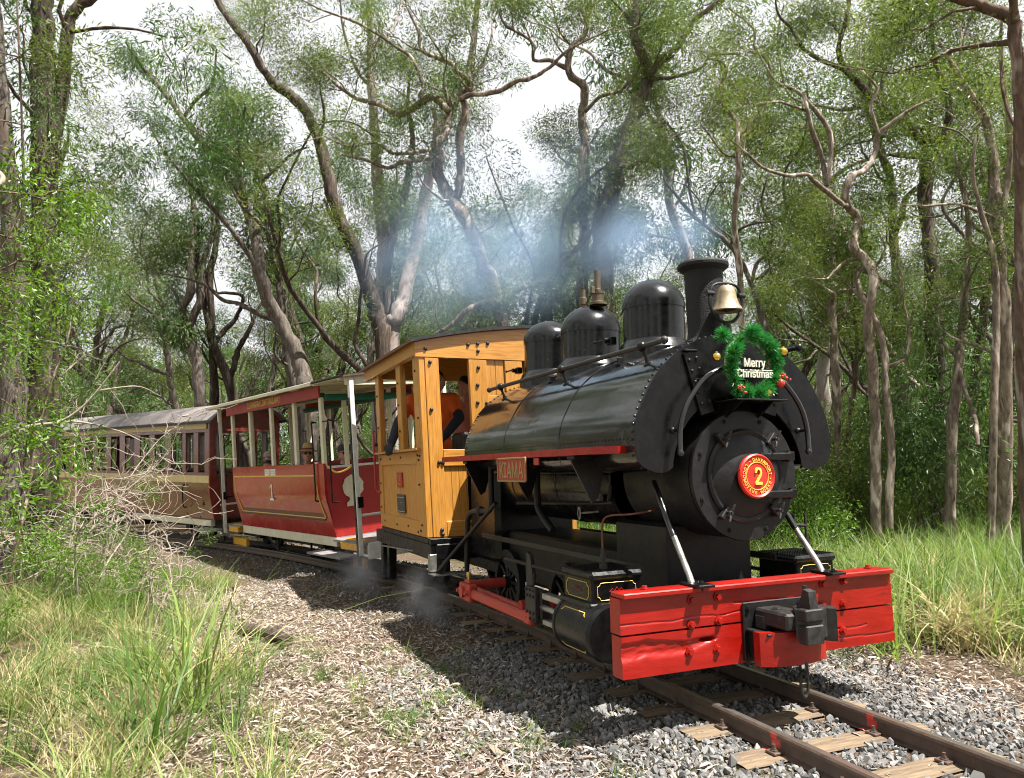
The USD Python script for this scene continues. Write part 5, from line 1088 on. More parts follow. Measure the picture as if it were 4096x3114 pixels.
     [[(-1.45,4.61,-0.20,0.098),(-1.45,4.61,0.84,0.079),(-1.36,4.59,2.23,0.075),(-1.20,4.49,3.54,0.069),(-1.01,4.36,4.76,0.064),(-0.94,4.26,5.42,0.061),(-0.97,4.27,5.68,0.060),(-1.10,4.14,5.84,0.056),(-1.19,3.97,5.93,0.051),(-1.23,3.71,5.97,0.046),(-1.24,3.41,6.08,0.036)],[(-0.99,4.34,5.51,0.037),(-0.85,4.13,5.68,0.036),(-0.72,3.90,5.87,0.031)],[(-1.07,4.42,4.51,0.018),(-1.17,4.43,4.79,0.016),(-1.24,4.46,5.18,0.014),(-1.27,4.59,5.62,0.010)]]),
    ('slender pale trunk beside the mottled one near the right edge', 'paper', 'fine', 1.0,
     [[(-3.65,7.13,-0.20,0.064),(-3.65,7.13,0.20,0.051),(-3.44,7.04,1.56,0.048),(-3.38,7.08,2.37,0.051),(-3.37,7.22,3.22,0.049),(-3.33,7.24,4.14,0.039),(-3.29,7.01,4.71,0.032),(-3.20,6.75,5.24,0.026),(-3.09,6.72,5.79,0.016)]]),
    ('light tan trunk between the dark trunk and the right edge', 'paper', 'fine', 1.0,
     [[(-4.50,7.45,-0.20,0.096),(-4.50,7.45,0.39,0.077),(-4.34,7.45,1.76,0.073),(-4.30,7.62,2.67,0.071),(-4.28,7.78,3.42,0.064),(-4.17,7.80,4.12,0.053),(-3.97,7.68,4.93,0.042),(-3.89,7.49,5.46,0.031),(-3.91,7.41,5.96,0.021)],[(-4.43,7.57,1.65,0.032),(-4.68,7.94,1.22,0.029),(-4.97,8.21,0.70,0.034)],[(-4.28,7.63,2.77,0.032),(-4.10,7.49,2.32,0.031),(-3.90,7.36,1.96,0.030),(-3.74,7.15,1.55,0.026)]]),
    ('reddish thin sapling trunk behind the bell side', 'redbark', 'fine', 1.0,
     [[(-6.93,8.09,-0.20,0.059),(-6.93,8.09,0.64,0.047),(-6.87,8.02,1.03,0.047),(-6.89,8.07,1.89,0.047),(-6.87,8.30,2.79,0.048),(-6.78,8.33,3.56,0.039),(-6.62,8.14,4.23,0.030),(-6.43,8.06,4.79,0.021),(-6.41,7.98,5.38,0.013)],[(-6.72,8.20,3.20,0.026),(-6.53,8.35,3.52,0.026),(-6.35,8.51,3.72,0.017)]]),
    ('dark leaning trunk in shade behind the light tan one', 'dark', 'fine', 1.0,
     [[(-8.18,12.83,-0.20,0.142),(-8.18,12.83,0.03,0.113),(-8.23,13.00,0.37,0.109),(-8.18,13.20,1.96,0.105),(-8.03,13.29,3.31,0.100),(-7.74,13.24,4.37,0.089),(-7.41,13.17,5.77,0.072),(-7.27,13.09,7.21,0.057),(-7.35,13.05,8.53,0.042),(-7.33,13.24,9.65,0.026)]]),
    ('grey trunk curving up left over the red carriage', 'grey', 'gum', 1.0,
     [[(-15.23,-0.50,-0.20,0.254),(-15.23,-0.50,2.70,0.203),(-15.42,-0.63,3.68,0.194),(-15.55,-0.79,4.33,0.190),(-15.53,-1.24,5.12,0.177),(-15.34,-1.53,5.64,0.164),(-15.24,-1.68,6.10,0.152),(-15.36,-1.74,6.70,0.147),(-15.57,-1.84,7.43,0.143),(-15.66,-2.08,8.08,0.132),(-15.56,-2.41,8.53,0.114),(-15.44,-2.79,8.99,0.101),(-15.49,-3.12,9.44,0.090),(-15.80,-3.52,10.08,0.079),(-16.11,-3.90,10.73,0.069),(-16.20,-4.24,11.12,0.057),(-16.05,-4.51,11.40,0.040),(-15.94,-4.83,11.83,0.022)],[(-15.47,-1.52,5.67,0.068),(-15.21,-1.82,6.34,0.067),(-15.04,-2.38,7.13,0.061),(-14.90,-2.95,7.71,0.054),(-14.75,-3.47,8.24,0.043),(-14.58,-3.97,8.84,0.026),(-14.31,-4.18,9.21,0.015)],[(-15.44,-2.04,7.88,0.074),(-15.12,-2.14,8.05,0.067),(-14.74,-2.25,8.79,0.055),(-14.36,-2.24,9.11,0.043),(-13.92,-2.17,9.71,0.026)],[(-15.43,-2.04,7.94,0.057),(-15.05,-2.04,8.04,0.050),(-14.50,-1.65,8.31,0.044),(-13.87,-1.12,8.72,0.032),(-13.40,-0.85,8.72,0.021)],[(-15.80,-3.49,10.08,0.045),(-15.47,-3.25,10.37,0.045),(-15.08,-2.87,10.70,0.033),(-14.77,-2.79,11.43,0.022)],[(-15.53,-2.49,8.71,0.034),(-16.09,-2.22,9.38,0.029),(-16.34,-1.27,10.18,0.018)]]),
    ('forked dark grey trunk above the roof of the closed carriage', 'grey', 'gum', 1.0,
     [[(-21.04,-2.92,-0.20,0.236),(-21.04,-2.92,3.09,0.189),(-20.95,-2.94,3.52,0.182),(-21.10,-3.03,4.78,0.176),(-21.39,-3.24,5.44,0.164),(-21.40,-3.37,5.91,0.143),(-21.13,-3.52,6.33,0.127),(-20.71,-3.27,6.88,0.119),(-20.62,-3.28,8.11,0.098),(-20.75,-3.21,9.31,0.071),(-20.90,-3.37,10.52,0.043)],[(-21.10,-3.28,5.87,0.127),(-20.90,-3.01,6.63,0.120),(-20.85,-3.02,7.09,0.113),(-20.72,-2.92,7.88,0.092),(-20.52,-2.68,8.71,0.064),(-20.44,-2.77,9.70,0.035)],[(-21.13,-3.43,6.21,0.056),(-21.36,-3.75,6.96,0.050),(-21.67,-4.16,7.43,0.036),(-21.95,-4.51,7.92,0.022)]]),
    ('upright dark trunk right of the forked one above the closed carriage', 'dark', 'fine', 1.0,
     [[(-22.47,-2.47,-0.20,0.168),(-22.47,-2.47,3.19,0.134),(-22.27,-2.50,3.81,0.126),(-21.77,-2.63,5.86,0.117),(-21.47,-2.73,7.43,0.109),(-21.39,-2.53,8.99,0.081),(-21.57,-2.62,10.57,0.052)]]),
]
# ------------------------------------------------------------------ forest
def bark(name, lo, hi, patchc, sc=1., streak=6., bump=.6):
    N = {'tc': ('geometry', {}), 'mp': ('mapping', {'scale': (streak, streak, 1.3)}), 'n': ('noise_texture', {'scale': 2.2 * sc, 'detail': 7, 'roughness': .7}), 'r': ('rgb_ramp', {'ramp': [(.32, lo), (.68, hi)]}),
         'n2': ('noise_texture', {'scale': 1.7, 'detail': 5}), 'r2': ('rgb_ramp', {'ramp': [(.54, (0, 0, 0)), (.66, (1, 1, 1))]}), 'm': ('mix', {'color2': patchc}), 'p': ('principled_bsdf', {'roughness': .85, 'specular_ior_level': .2}), 'b': ('bump', {'strength': bump, 'distance': .04})}
    MAT[name] = usdkit.material(stage, f'/World/Looks/{name}', N, [('tc.position', 'mp.vector'), ('mp.vector', 'n.vector'), ('n.fac', 'r.fac'), ('mp.vector', 'n2.vector'), ('n2.fac', 'r2.fac'), ('r2.color', 'm.fac'), ('r.color', 'm.color1'), ('m.color', 'p.base_color'), ('n.fac', 'b.height'), ('b.normal', 'p.normal')], surface='p.BSDF')


bark('bark_dark', (.022, .016, .012), (.10, .075, .06), (.15, .12, .10), 1.8)
bark('bark_grey', (.045, .037, .032), (.20, .17, .145), (.09, .065, .05), 1.4)
bark('bark_pale', (.22, .185, .17), (.38, .325, .30), (.26, .18, .15), .5, 3, .25)
bark('bark_paper', (.055, .04, .03), (.26, .21, .165), (.46, .39, .33), 1.6, 5)
bark('bark_redbark', (.05, .032, .022), (.17, .115, .085), (.30, .25, .21), 1.5)
bark('bark_stick', (.17, .13, .10), (.44, .38, .32), (.30, .25, .21), 2)
instmat('leaf_fine', [(0, (.036, .056, .014)), (.3, (.085, .128, .026)), (.6, (.155, .20, .045)), (.85, (.26, .285, .08)), (1, (.34, .26, .11))], .42, .42, .45)
instmat('leaf_gum', [(0, (.028, .06, .016)), (.35, (.065, .13, .032)), (.7, (.13, .20, .055)), (1, (.26, .27, .09))], .38, .42, .5)
instmat('leaf_bright', [(0, (.06, .12, .018)), (.5, (.12, .21, .03)), (.9, (.20, .29, .055)), (1, (.34, .30, .08))], .40, .45, .45)


def leaf_clump(n, r, ln, w, droop, seed, flat=.75, fold=.25):
    """Single leaves, each two bent halves, spread through a ragged tuft."""
    g = np.random.default_rng(seed); b = MB(); q = g.normal(0, 1, (n, 3)); q /= np.linalg.norm(q, axis=1, keepdims=True); c = q * (g.random((n, 1)) ** .45) * r * [1, 1, flat]; c += meshkit.noise(c * 3 / r, seed)[:, None] * .25 * r * q
    for k in range(n):
        d = nrm(q[k] * .8 + g.normal(0, .7, 3) + V(0, 0, -droop)); s = nrm(np.cross(d, g.normal(0, 1, 3))); u = np.cross(s, d); l = ln * g.uniform(.6, 1.25); ww = w * g.uniform(.7, 1.2)
        p = c[k]; m = p + d * l * .5 + u * l * fold * .3
        b.add([p, m + s * ww / 2, p + d * l + u * l * -.05, m - s * ww / 2], [[0, 1, 2, 3]])
    return b


for i in range(3):
    proto(f'sprig_fine_{"abc"[i]}', leaf_clump(260, .42, .078, .0185, .1, 50 + i, .6), MAT['leaf_fine'])
    proto(f'sprig_gum_{"abc"[i]}', leaf_clump(135, .42, .125, .024, 1.1, 60 + i, .7), MAT['leaf_gum'])
    proto(f'sprig_bright_{"abc"[i]}', leaf_clump(140, .40, .085, .034, .5, 70 + i, .7), MAT['leaf_bright'])
SPR = {k: [f'sprig_{k}_{c}' for c in 'abc'] for k in ('fine', 'gum', 'bright')}


def wander(p, d, L, n, g, kink=.35, lift=.12):
    P = [V(*p)]; d = nrm(d)
    for _ in range(n): d = nrm(d + g.normal(0, kink, 3) + V(0, 0, lift)); P.append(P[-1] + d * L / n)
    return np.array(P)


def limb(b, P, R, n=8, g=None):
    C = curve(P, max(8, 4 * len(P))); rr = np.interp(np.linspace(0, len(P) - 1, len(C)), np.arange(len(P)), R)
    if g is not None: C = C + g.normal(0, 1, C.shape) * rr[:, None] * .10; rr = rr * (1 + g.normal(0, .07, len(rr)))
    b.tube(C, rr, n)
    return C, rr


def crown_from(b, limbs, g, leafy, zmin, tips, sub=1.0):
    """Secondary branches and twigs along the limbs; returns where sprigs sit."""
    for C, rr in limbs:
        ln = np.r_[0, np.cumsum(np.linalg.norm(np.diff(C, axis=0), axis=1))]; tot = ln[-1]; k = max(1, int(tot * 1.0 * leafy))
        for t in g.uniform(.25, 1.0, k) ** .7 * tot:
            i = min(len(C) - 1, int(np.searchsorted(ln, t))); p = C[i]
            if p[2] < zmin: continue
            d0 = nrm(C[min(i + 1, len(C) - 1)] - C[max(i - 1, 0)]); side = nrm(np.cross(d0, g.normal(0, 1, 3)))
            L_ = g.uniform(.7, 1.9) * sub; q = wander(p, side + d0 * .6 + V(0, 0, .25), L_, 6, g); r0 = min(rr[i] * .6, .006 + .016 * L_)
            b.tube(q, np.linspace(r0, .004, 7), 5); tips.append(q[-1])
            for _ in range(g.integers(2, 4)):
                j = g.integers(2, 6); q2 = wander(q[j], q[j] - q[j - 1] + g.normal(0, .12, 3), L_ * .5, 4, g, .45); b.tube(q2, np.linspace(.007, .003, 5), 4); tips.append(q2[-1]); tips.append(q2[2])
        if C[-1][2] > zmin: tips.append(C[-1])


def foliage(tree, kind, tips, g, size, name='crown'):
    tips = np.asarray(tips); n = len(tips); path = numbered(str(tree.GetPath()), name)
    o = OFF.get(tree.GetPath().name, V(0, 0, 0))
    return tag(scatter(path, SPR[kind], g.integers(0, 3, n), tips - o + g.normal(0, .08, (n, 3)), np.column_stack([g.normal(0, .3, n), g.normal(0, .3, n), g.uniform(0, 6.28, n)]), g.uniform(.6, 1.25, n) * size), kind='stuff')


for k, (label, bk, lf, cl, lines) in enumerate(TREES):
    g = np.random.default_rng(100 + k); base = V(*lines[0][0][:3]); t = thing('forest_tree', label, 'tree', V(base[0], base[1], -.15)); b = MB(); made = []
    for li, pts in enumerate(lines):
        A = np.array(pts); made.append(limb(b, A[:, :3], A[:, 3], 12 if li == 0 else 8, g))
        if li == 0: obj('trunk', b, MAT['bark_' + bk], t, smooth=True); b = MB()
    tips = []; dist = np.linalg.norm(base - CAM)
    crown_from(b, [m for m in made if m[0][:, 2].max() > 2.5], g, (.66 if dist > 14 else .55) * cl, 2.6, tips)
    if b.n: obj('limbs', b, MAT['bark_' + bk], t, smooth=True)
    if tips: foliage(t, lf, tips, g, (.8 if dist < 14 else 1.0))


def wild_tree(g, h, r, bk, lf, lean_=.12, forks=3, size=1.1, dense=1.0, z0=.45):
    """(trunk, limbs, sprig places) of a forest tree standing at the origin."""
    tb, lb = MB(), MB(); P = wander((0, 0, -.2), V(g.normal(0, lean_), g.normal(0, lean_), 1), h * .8, 9, g, .19, .12); R = np.linspace(r, r * .3, 10); R[0] *= 1.3; main = limb(tb, P, R, 9, g); made = [main]
    for f in range(forks):
        i = g.integers(4, 9); q = wander(P[i], V(*g.normal(0, .8, 2), .9), h * g.uniform(.25, .5), 8, g, .42, .12); made.append(limb(lb, q, np.linspace(R[i] * .7, .012, 9), 7, g))
    for _ in range(4):
        i = g.integers(1, 5); lb.tube(curve(wander(P[i], V(*g.normal(0, 1, 2), .3), g.uniform(.8, 2.6), 6, g, .5), 18), np.linspace(.035, .005, 19), 5)
    tips = []; crown_from(lb, made, g, dense, h * z0, tips, 1.25); return tb, lb, tips


def pixel(x, y):
    d = V(x, y, 2) - CAM; return 512 + 1024 * FPX / 4096 * (d @ R_) / max(.1, d @ F_), math.hypot(d[0], d[1])


ZONES = [(0, 'off the left side of the picture'), (90, 'at the left edge'), (230, 'above the closed carriage'), (365, 'above the red open carriage'), (470, 'above the timber cab'), (600, 'behind the two rear domes'), (700, 'behind the sand dome and chimney'), (800, 'behind the wreath and bell'), (900, 'right of the smokebox'), (1024, 'near the right edge'), (1e9, 'off the right side of the picture')]
NTH = ['nearest', 'second nearest', 'third nearest', 'fourth nearest', 'fifth nearest', 'sixth nearest', 'seventh nearest', 'eighth nearest', 'ninth nearest', 'tenth nearest', 'eleventh nearest', 'twelfth nearest', 'thirteenth nearest', 'fourteenth nearest', 'fifteenth nearest', 'farthest'] + ['farthest'] * 40


def labels_for(items):
    """items: (kind text, x, y) -> one label each, saying where it stands and how near among its like."""
    out, rank = [None] * len(items), {}
    for i in sorted(range(len(items)), key=lambda i: pixel(*items[i][1:])[1]):
        k, x, y = items[i]; u, d = pixel(x, y); z = next(t for lim, t in ZONES if u < lim)
        if math.cos(math.atan2(y - CAM[1], x - CAM[0]) - YAW) < .5: out[i] = f'{k} outside the picture behind the viewer'; continue
        n = rank[k, z] = rank.get((k, z), -1) + 1; out[i] = f'{k} {z}, {NTH[n]} of these'
    return out


# the wood behind: a few kinds of tree, each copied in its own spot, size and turn
g = np.random.default_rng(77)
KINDS = [('bark_grey', 'fine', 11, .17, 4, 1.2), ('bark_paper', 'fine', 9, .12, 4, 1.1), ('bark_dark', 'gum', 12, .19, 4, 1.3), ('bark_dark', 'fine', 9, .10, 3, 1.1), ('bark_pale', 'gum', 13, .18, 3, 1.3), ('bark_grey', 'fine', 10, .11, 4, 1.2)]
LABK = ['grey barked tree', 'pale paperbark tree', 'dark trunked tree', 'thin dark stemmed tree', 'smooth pale gum tree', 'slim grey tree']
spots = []
ahead = math.atan2(-.29, .95)


def clear_spot(x, y, gap):
    s, d = lateral(x, y)
    if abs(d) < 3.6 or math.hypot(x - CAM[0], y - CAM[1]) < 7: return False
    if x > -2.5 and y > -4 and y < 12: return False            # the clearing the sun comes through
    if 0 < d < 7.5 and -12 < x: return False
    return all((x - a) ** 2 + (y - c) ** 2 > gap ** 2 for a, c, *_ in spots) and all(math.hypot(x - q[4][0][0][0], y - q[4][0][0][1]) > 1.0 for q in TREES)


tries = 0
while len(spots) < 100 and tries < 6000:
    tries += 1; az = YAW + g.uniform(-.66, .66); dd = 13 + 34 * g.random() ** .8; x, y = CAM[0] + dd * cos(az), CAM[1] + dd * sin(az)
    if clear_spot(x, y, 1.3 + dd * .035): spots.append((x, y, 'v'))
nv = len(spots)
while len(spots) < nv + 34 and tries < 12000:
    tries += 1; x, y = g.uniform(-22, 24), g.uniform(-20, 20)
    if (x < 10.5 and y > -7.5): continue
    az = (math.atan2(y - CAM[1], x - CAM[0]) - YAW + pi) % (2 * pi) - pi
    if abs(az) > .68 and clear_spot(x, y, 2.2): spots.append((x, y, 'o'))
first = {}; kds = [int(g.choice(6, p=[.2, .25, .15, .2, .07, .13])) for _ in spots]; labs = labels_for([(LABK[k_], x, y) for k_, (x, y, _) in zip(kds, spots)])
for n_, (x, y, w_) in enumerate(spots):
    kd = kds[n_]; sc = g.uniform(.85, 1.3); a = g.uniform(0, 6.28)
    M = frame(V(cos(a), sin(a), 0) * sc, V(-sin(a), cos(a), 0) * sc, V(0, 0, sc), V(x, y, float(ground_z(x, y))))
    if kd not in first:
        bk, lf, h, r, fk, size = KINDS[kd]; tb, lb, tips = wild_tree(np.random.default_rng(300 + kd), h, r, bk, lf, .10, fk, size, .52, .26)
        t = thing('wood_tree', labs[n_], 'tree', M, LABK[kd] + 's standing in the wood')
        obj('trunk', tb, MAT[bk], t, smooth=True); obj('limbs', lb, MAT[bk], t, smooth=True); foliage(t, lf, tips, np.random.default_rng(kd), size); first[kd] = t
    else: copy_of(first[kd], 'wood_tree', labs[n_], M, first[kd].GetCustomDataByKey('group'))


# shrubs and saplings of the understorey
def shrub(seed, kind, h, n, spread_):
    g = np.random.default_rng(seed); b = MB(); tips = []
    for _ in range(n):
        P = wander((g.normal(0, .15), g.normal(0, .15), -.1), V(*g.normal(0, spread_, 2), 1), h * g.uniform(.6, 1.1), 7, g, .22); b.tube(P, np.linspace(.022, .004, 8), 5)
        for i in range(2, 8):
            if g.random() < .85: q = wander(P[i], V(*g.normal(0, 1, 2), .3), h * .28, 4, g); b.tube(q, np.linspace(.007, .003, 5), 4); tips += [q[-1], q[2]]
    return b, tips


SH = [('bright', 2.2, 7, .35, 'bright leafy shrub'), ('fine', 2.6, 8, .3, 'fine leaved olive shrub'), ('gum', 3.4, 6, .22, 'tall dark green sapling')]
sp2, tries, fs = [], 0, {}
while len(sp2) < 130 and tries < 8000:
    tries += 1; az = YAW + g.uniform(-.64, .64); dd = 11 + 30 * g.random(); x, y = CAM[0] + dd * cos(az), CAM[1] + dd * sin(az); s, d = lateral(x, y)
    if (d > 5.2 or d < -2.8) and not (d < 0 and dd < 17) and not (x > -5 and d < 9) and all((x - a) ** 2 + (y - c) ** 2 > 1.2 for a, c in sp2): sp2.append((x, y))
kds = [int(g.choice(3, p=[.42, .36, .22])) for _ in sp2]; labs = labels_for([(SH[k_][4], x, y) for k_, (x, y) in zip(kds, sp2)])
for n_, (x, y) in enumerate(sp2):
    kd = kds[n_]; sc = g.uniform(.7, 1.25); a = g.uniform(0, 6.28); M = frame(V(cos(a), sin(a), 0) * sc, V(-sin(a), cos(a), 0) * sc, V(0, 0, sc), V(x, y, float(ground_z(x, y))))
    if kd not in fs:
        k_, h, n, s_, lab = SH[kd]; b, tips = shrub(400 + kd, k_, h, n, s_); t = thing('understorey_shrub', labs[n_], 'shrub', M, lab + 's under the trees'); obj('stems', b, MAT['bark_grey'], t, smooth=True); foliage(t, k_, tips, np.random.default_rng(kd), .95, 'leaves'); fs[kd] = t
    else: copy_of(fs[kd], 'understorey_shrub', labs[n_], M, fs[kd].GetCustomDataByKey('group'))
# the far wood that closes the view: one mass of leaf tufts on the ground far behind
g = np.random.default_rng(5); n = 5200; az = YAW + g.uniform(-.9, .9, n); dd = g.uniform(44, 85, n); x, y = CAM[0] + dd * np.cos(az), CAM[1] + dd * np.sin(az)
top = 6.5 + 5 * meshkit.fbm(np.stack([az * 9, dd * .05, 0 * az], -1), 3, 31); z = g.random(n) ** 1.2 * top
all_ = SPR['fine'] + SPR['gum'] + SPR['bright']; idx = g.choice(9, n, p=np.repeat([.5, .3, .2], 3) / 3)
tag(scatter('/World/far_wood', all_, idx, np.column_stack([x, y, z]), g.uniform(0, 6.28, (n, 3)), g.uniform(2.0, 3.8, n)), 'distant wood closing the view between the trunks', 'wood', kind='stuff')
# ------------------------------------------------------------------ christmas wreath hung on the front
g = np.random.default_rng(9)
wc = V(-.075, .02, 1.95)
Wt = thing('christmas_wreath', 'green tinsel wreath with gold and red balls on the locomotive front', 'wreath', wc)
wp = lambda a, r=.160, x=0.: wc + V(x, r * sin(a), r * cos(a))
obj('core_ring', MB().tube([wp(a) for a in np.linspace(0, 2 * pi, 49)], .021, 10, False), MAT['cream'], Wt)
tip = [(-.05, .20, .05), (.12, .2, .04), (.3, .185, .03), (.02, .15, .06), (.55, .185, .04), (.85, .18, .04), (1.15, .185, .03), (1.45, .19, .03), (1.8, .175, .03), (2.1, .165, .05), (2.45, .16, .04), (2.75, .165, .05), (3.1, .17, .05), (3.45, .185, .05), (3.8, .215, .05), (-.95, .155, .05), (-1.2, .17, .05), (-.85, .265, .02), (-1.45, .13, .04), (.35, .13, .06), (2.85, .12, .04), (.75, .14, .05), (-.5, .15, .02), (1.2, .14, .02), (4.5, .165, .03), (.0, .17, .0), (1.0, .16, .0), (1.6, .16, .0), (2.3, .17, .0), (2.6, .18, .06), (3.0, .18, .07), (3.3, .16, .02), (3.6, .17, .03), (4.1, .17, .03), (.6, .16, .0), (1.95, .2, .03)]
for a, r, x in tip:
    c = wp(a, max(r, .162), x); b = MB(); rr = g.uniform(.044, .062); ax = nrm(V(1.2, .6 * sin(a) + g.normal(0, .3), .6 * cos(a) + g.normal(0, .3)))
    for _ in range(300):
        d = nrm(g.normal(0, 1, 3) + ax * .55); s_ = nrm(np.cross(d, g.normal(0, 1, 3))) * .0019; l = rr * g.uniform(.8, 1.1); b.add([c - s_, c + s_, c + d * l + s_ * .5, c + d * l - s_ * .5], [[0, 1, 2, 3]])
    obj('tinsel_tuft', b, MAT['tinsel_green'], Wt, smooth=False, kind=None)
    b = MB()
    for _ in range(9): d = nrm(g.normal(0, 1, 3) + ax); b.tube([c, c + d * rr * .6], .0011, 4)
    obj('gold_strands', b, MAT['gold_paint'], Wt, smooth=False, kind='stuff')
for y, z, x, m_ in ((-.245, 1.985, .03, 'gold_ball'), (.245, 2.035, .05, 'gold_ball'), (.085, 1.775, .07, 'gold_ball'), (.19, 1.835, .07, 'red_ball')):
    bl = obj('bauble', MB().ball((-.07 + x, y, z), .027, 3), MAT[m_], Wt, smooth=True); obj('bauble_cap', MB().cyl((-.07 + x, y, z + .025), (-.07 + x, y, z + .033), .008, 10), MAT['brass'], bl)
for y, z in ((.215, 1.885), (-.105, 1.80)):
    b = MB()
    for _ in range(14): b.ball((-.005 + g.normal(0, .012), y + g.normal(0, .018), z + g.normal(0, .016)), .0075, 1)
    obj('red_berries', b, MAT['red_ball'], Wt, kind='stuff')
b = MB().text('Merry', .050, (-.02, .012, 1.932), (0, 1, 0), (0, 0, 1), .008, True, True, .165); obj('greeting', b, MAT['silver_letter'], Wt, smooth=False)
b = MB().text('Christmas', .046, (-.02, .012, 1.868), (0, 1, 0), (0, 0, 1), .008, True, True, .275); obj('greeting', b, MAT['silver_letter'], Wt, smooth=False)
b = MB().cyl((-.03, .0, 1.91), (-.03, .03, 1.91), .003, 6).tube([(-.03, -.14, 1.912), (-.03, .16, 1.915)], .003, 6); obj('greeting_bar', b, MAT['silver_letter'], Wt)

# ------------------------------------------------------------------ smoke and steam


def puff_mat(name, col, dens, scale, lo, hi):
    N = {'tc': ('texture_coordinate', {}), 'gr': ('gradient_texture', {'gradient_type': 'quadratic_sphere'}), 'ge': ('geometry', {}), 'n': ('noise_texture', {'scale': scale, 'detail': 4, 'roughness': .6, 'distortion': .4}),
         'mr': ('map_range', {'from_min': lo, 'from_max': hi, 'to_min': 0., 'to_max': dens, 'clamp': True}), 'm': ('math', {'math_type': 'multiply'}), 'v': ('principled_volume', {'color': col, 'anisotropy': .25})}
    MAT[name] = usdkit.material(stage, f'/World/Looks/{name}', N, [('tc.object', 'gr.vector'), ('ge.position', 'n.vector'), ('n.fac', 'mr.value'), ('mr.result', 'm.value1'), ('gr.fac', 'm.value2'), ('m.value', 'v.density')], volume='v.volume')


puff_mat('smoke_air', (.48, .70, 1.0), .95, .8, .40, .72)
puff_mat('steam_air', (.95, .95, .96), 4.5, 3.0, .38, .68)


def puffs(name, label, cat, m, spots_):
    t = UsdGeom.Xform.Define(stage, numbered('/World', name)); tag(t.GetPrim(), label, cat, kind='stuff')
    for c, r, *mm in spots_:
        s = trimesh.creation.icosphere(3, 1.0); q = obj('puff', (s.vertices, s.faces), mm[0] if mm else m, t.GetPrim(), smooth=True); xf(q, frame(V(r[0], 0, 0), V(0, r[1], 0), V(0, 0, r[2]), V(*c)))


puff_mat('smoke_thick', (.46, .67, .98), 3.0, 1.6, .34, .68)
puffs('smoke', 'blue grey smoke drifting back from the chimney over the train', 'smoke', MAT['smoke_air'], [((-.62, .02, 2.93), (.42, .26, .30), MAT['smoke_thick']), ((-1.45, .12, 3.18), (1.05, .5, .48), MAT['smoke_thick']), ((-3.4, .3, 3.75), (2.6, 1.1, 1.1)), ((-7.0, .4, 4.7), (3.8, 1.6, 1.6))])
puffs('steam', 'white steam wisps blowing out low beside the cab steps', 'steam', MAT['steam_air'], [((-3.7, -1.0, .10), (.7, .32, .38)), ((-5.7, -1.2, .16), (.95, .36, .42))])

# ------------------------------------------------------------------ dead shrubs, saplings and stumps by the left foreground


def sticks(seed, roots, h, n, spread_, forks=3, r0=.013, kink=.28, lift=.03):
    g = np.random.default_rng(seed); b = MB(); ends = []
    for _ in range(n):
        P = wander(V(*roots) + V(*g.normal(0, .12, 2), -.05), V(*g.normal(0, spread_, 2), 1), h * g.uniform(.6, 1.1), 8, g, kink, lift); b.tube(curve(P, 16), np.linspace(r0, .003, len(curve(P, 16))), 6)
        for i in range(2, 9):
            for _ in range(forks):
                q = wander(P[i], V(*g.normal(0, 1, 2), .15), h * g.uniform(.12, .34), 6, g, .45, -.02); b.tube(q, np.linspace(r0 * .42, .002, 7), 4); ends.append(q[-1])
                if g.random() < .7: q2 = wander(q[3], V(*g.normal(0, 1, 3)), h * .12, 4, g, .5, 0); b.tube(q2, np.linspace(.003, .0015, 5), 3)
    return b, np.array(ends)


for k, (label, root, h, n, spr, fk, lf) in enumerate((
        ('big tangle of dead grey sticks leaning over the left side of the track', (-6.2, -4.35, -.1), 2.9, 7, .5, 3, 0),
        ('bleached dead shrub standing before the closed carriage', (-5.0, -3.4, -.1), 1.15, 4, .35, 3, 0),
        ('half dead bush with yellow green tips left of the bleached shrub', (-5.9, -3.85, -.1), 1.0, 6, .5, 2, 60),
        ('low brushy heap of dead twigs lying beside the open carriage', (-5.2, -2.85, -.12), .5, 5, 1.1, 2, 0),
        ('twiggy dry shrub at the foot of the dark left trunks', (-7.4, -4.6, -.1), 1.9, 7, .5, 3, 40),
        ('high screen of dead grey branches before the end of the closed carriage', (-7.6, -4.15, -.1), 2.9, 7, .45, 2, 30),
        ('small leafy bush with bright tips under the dead sticks', (-6.7, -4.1, -.1), 1.1, 9, .6, 1, 190))):
    t = thing('dry_shrub', label, 'shrub', V(*root)); b, ends = sticks(500 + k, root, h, n, spr, fk); obj('stems', b, MAT['bark_stick'], t, smooth=True)
    if lf: gg = np.random.default_rng(k); tag(foliage(t, 'bright', ends[gg.choice(len(ends), min(lf, len(ends)), replace=False)], gg, .34, 'leaves'), kind='stuff')
# long bent dead branch and leafy gum saplings close to the camera
t = thing('dead_branch', 'long bare bent branch reaching out among the dead sticks at the left', 'branch', V(-4.75, -4.7, .2)); b = MB()
for P, r in (([(-4.7, -5.0, 1.35), (-4.55, -4.72, 1.72), (-4.5, -4.5, 1.82), (-4.45, -4.25, 1.86), (-4.4, -4.08, 1.97), (-4.36, -3.93, 2.15), (-4.3, -3.75, 2.42)], .020), ([(-4.45, -4.25, 1.86), (-4.5, -4.05, 1.86), (-4.55, -3.75, 1.78), (-4.6, -3.55, 1.68)], .012), ([(-4.7, -5.0, 1.35), (-4.75, -5.1, .6), (-4.75, -5.1, -.15)], .024), ([(-4.36, -3.93, 2.15), (-4.4, -3.6, 2.2), (-4.5, -3.4, 2.12)], .008)):
    C = curve(P, 24); b.tube(C, np.linspace(r, r * .3 if P[-1][2] > 0 else r, len(C)), 8)
obj('wood', b, MAT['bark_stick'], t, smooth=True)
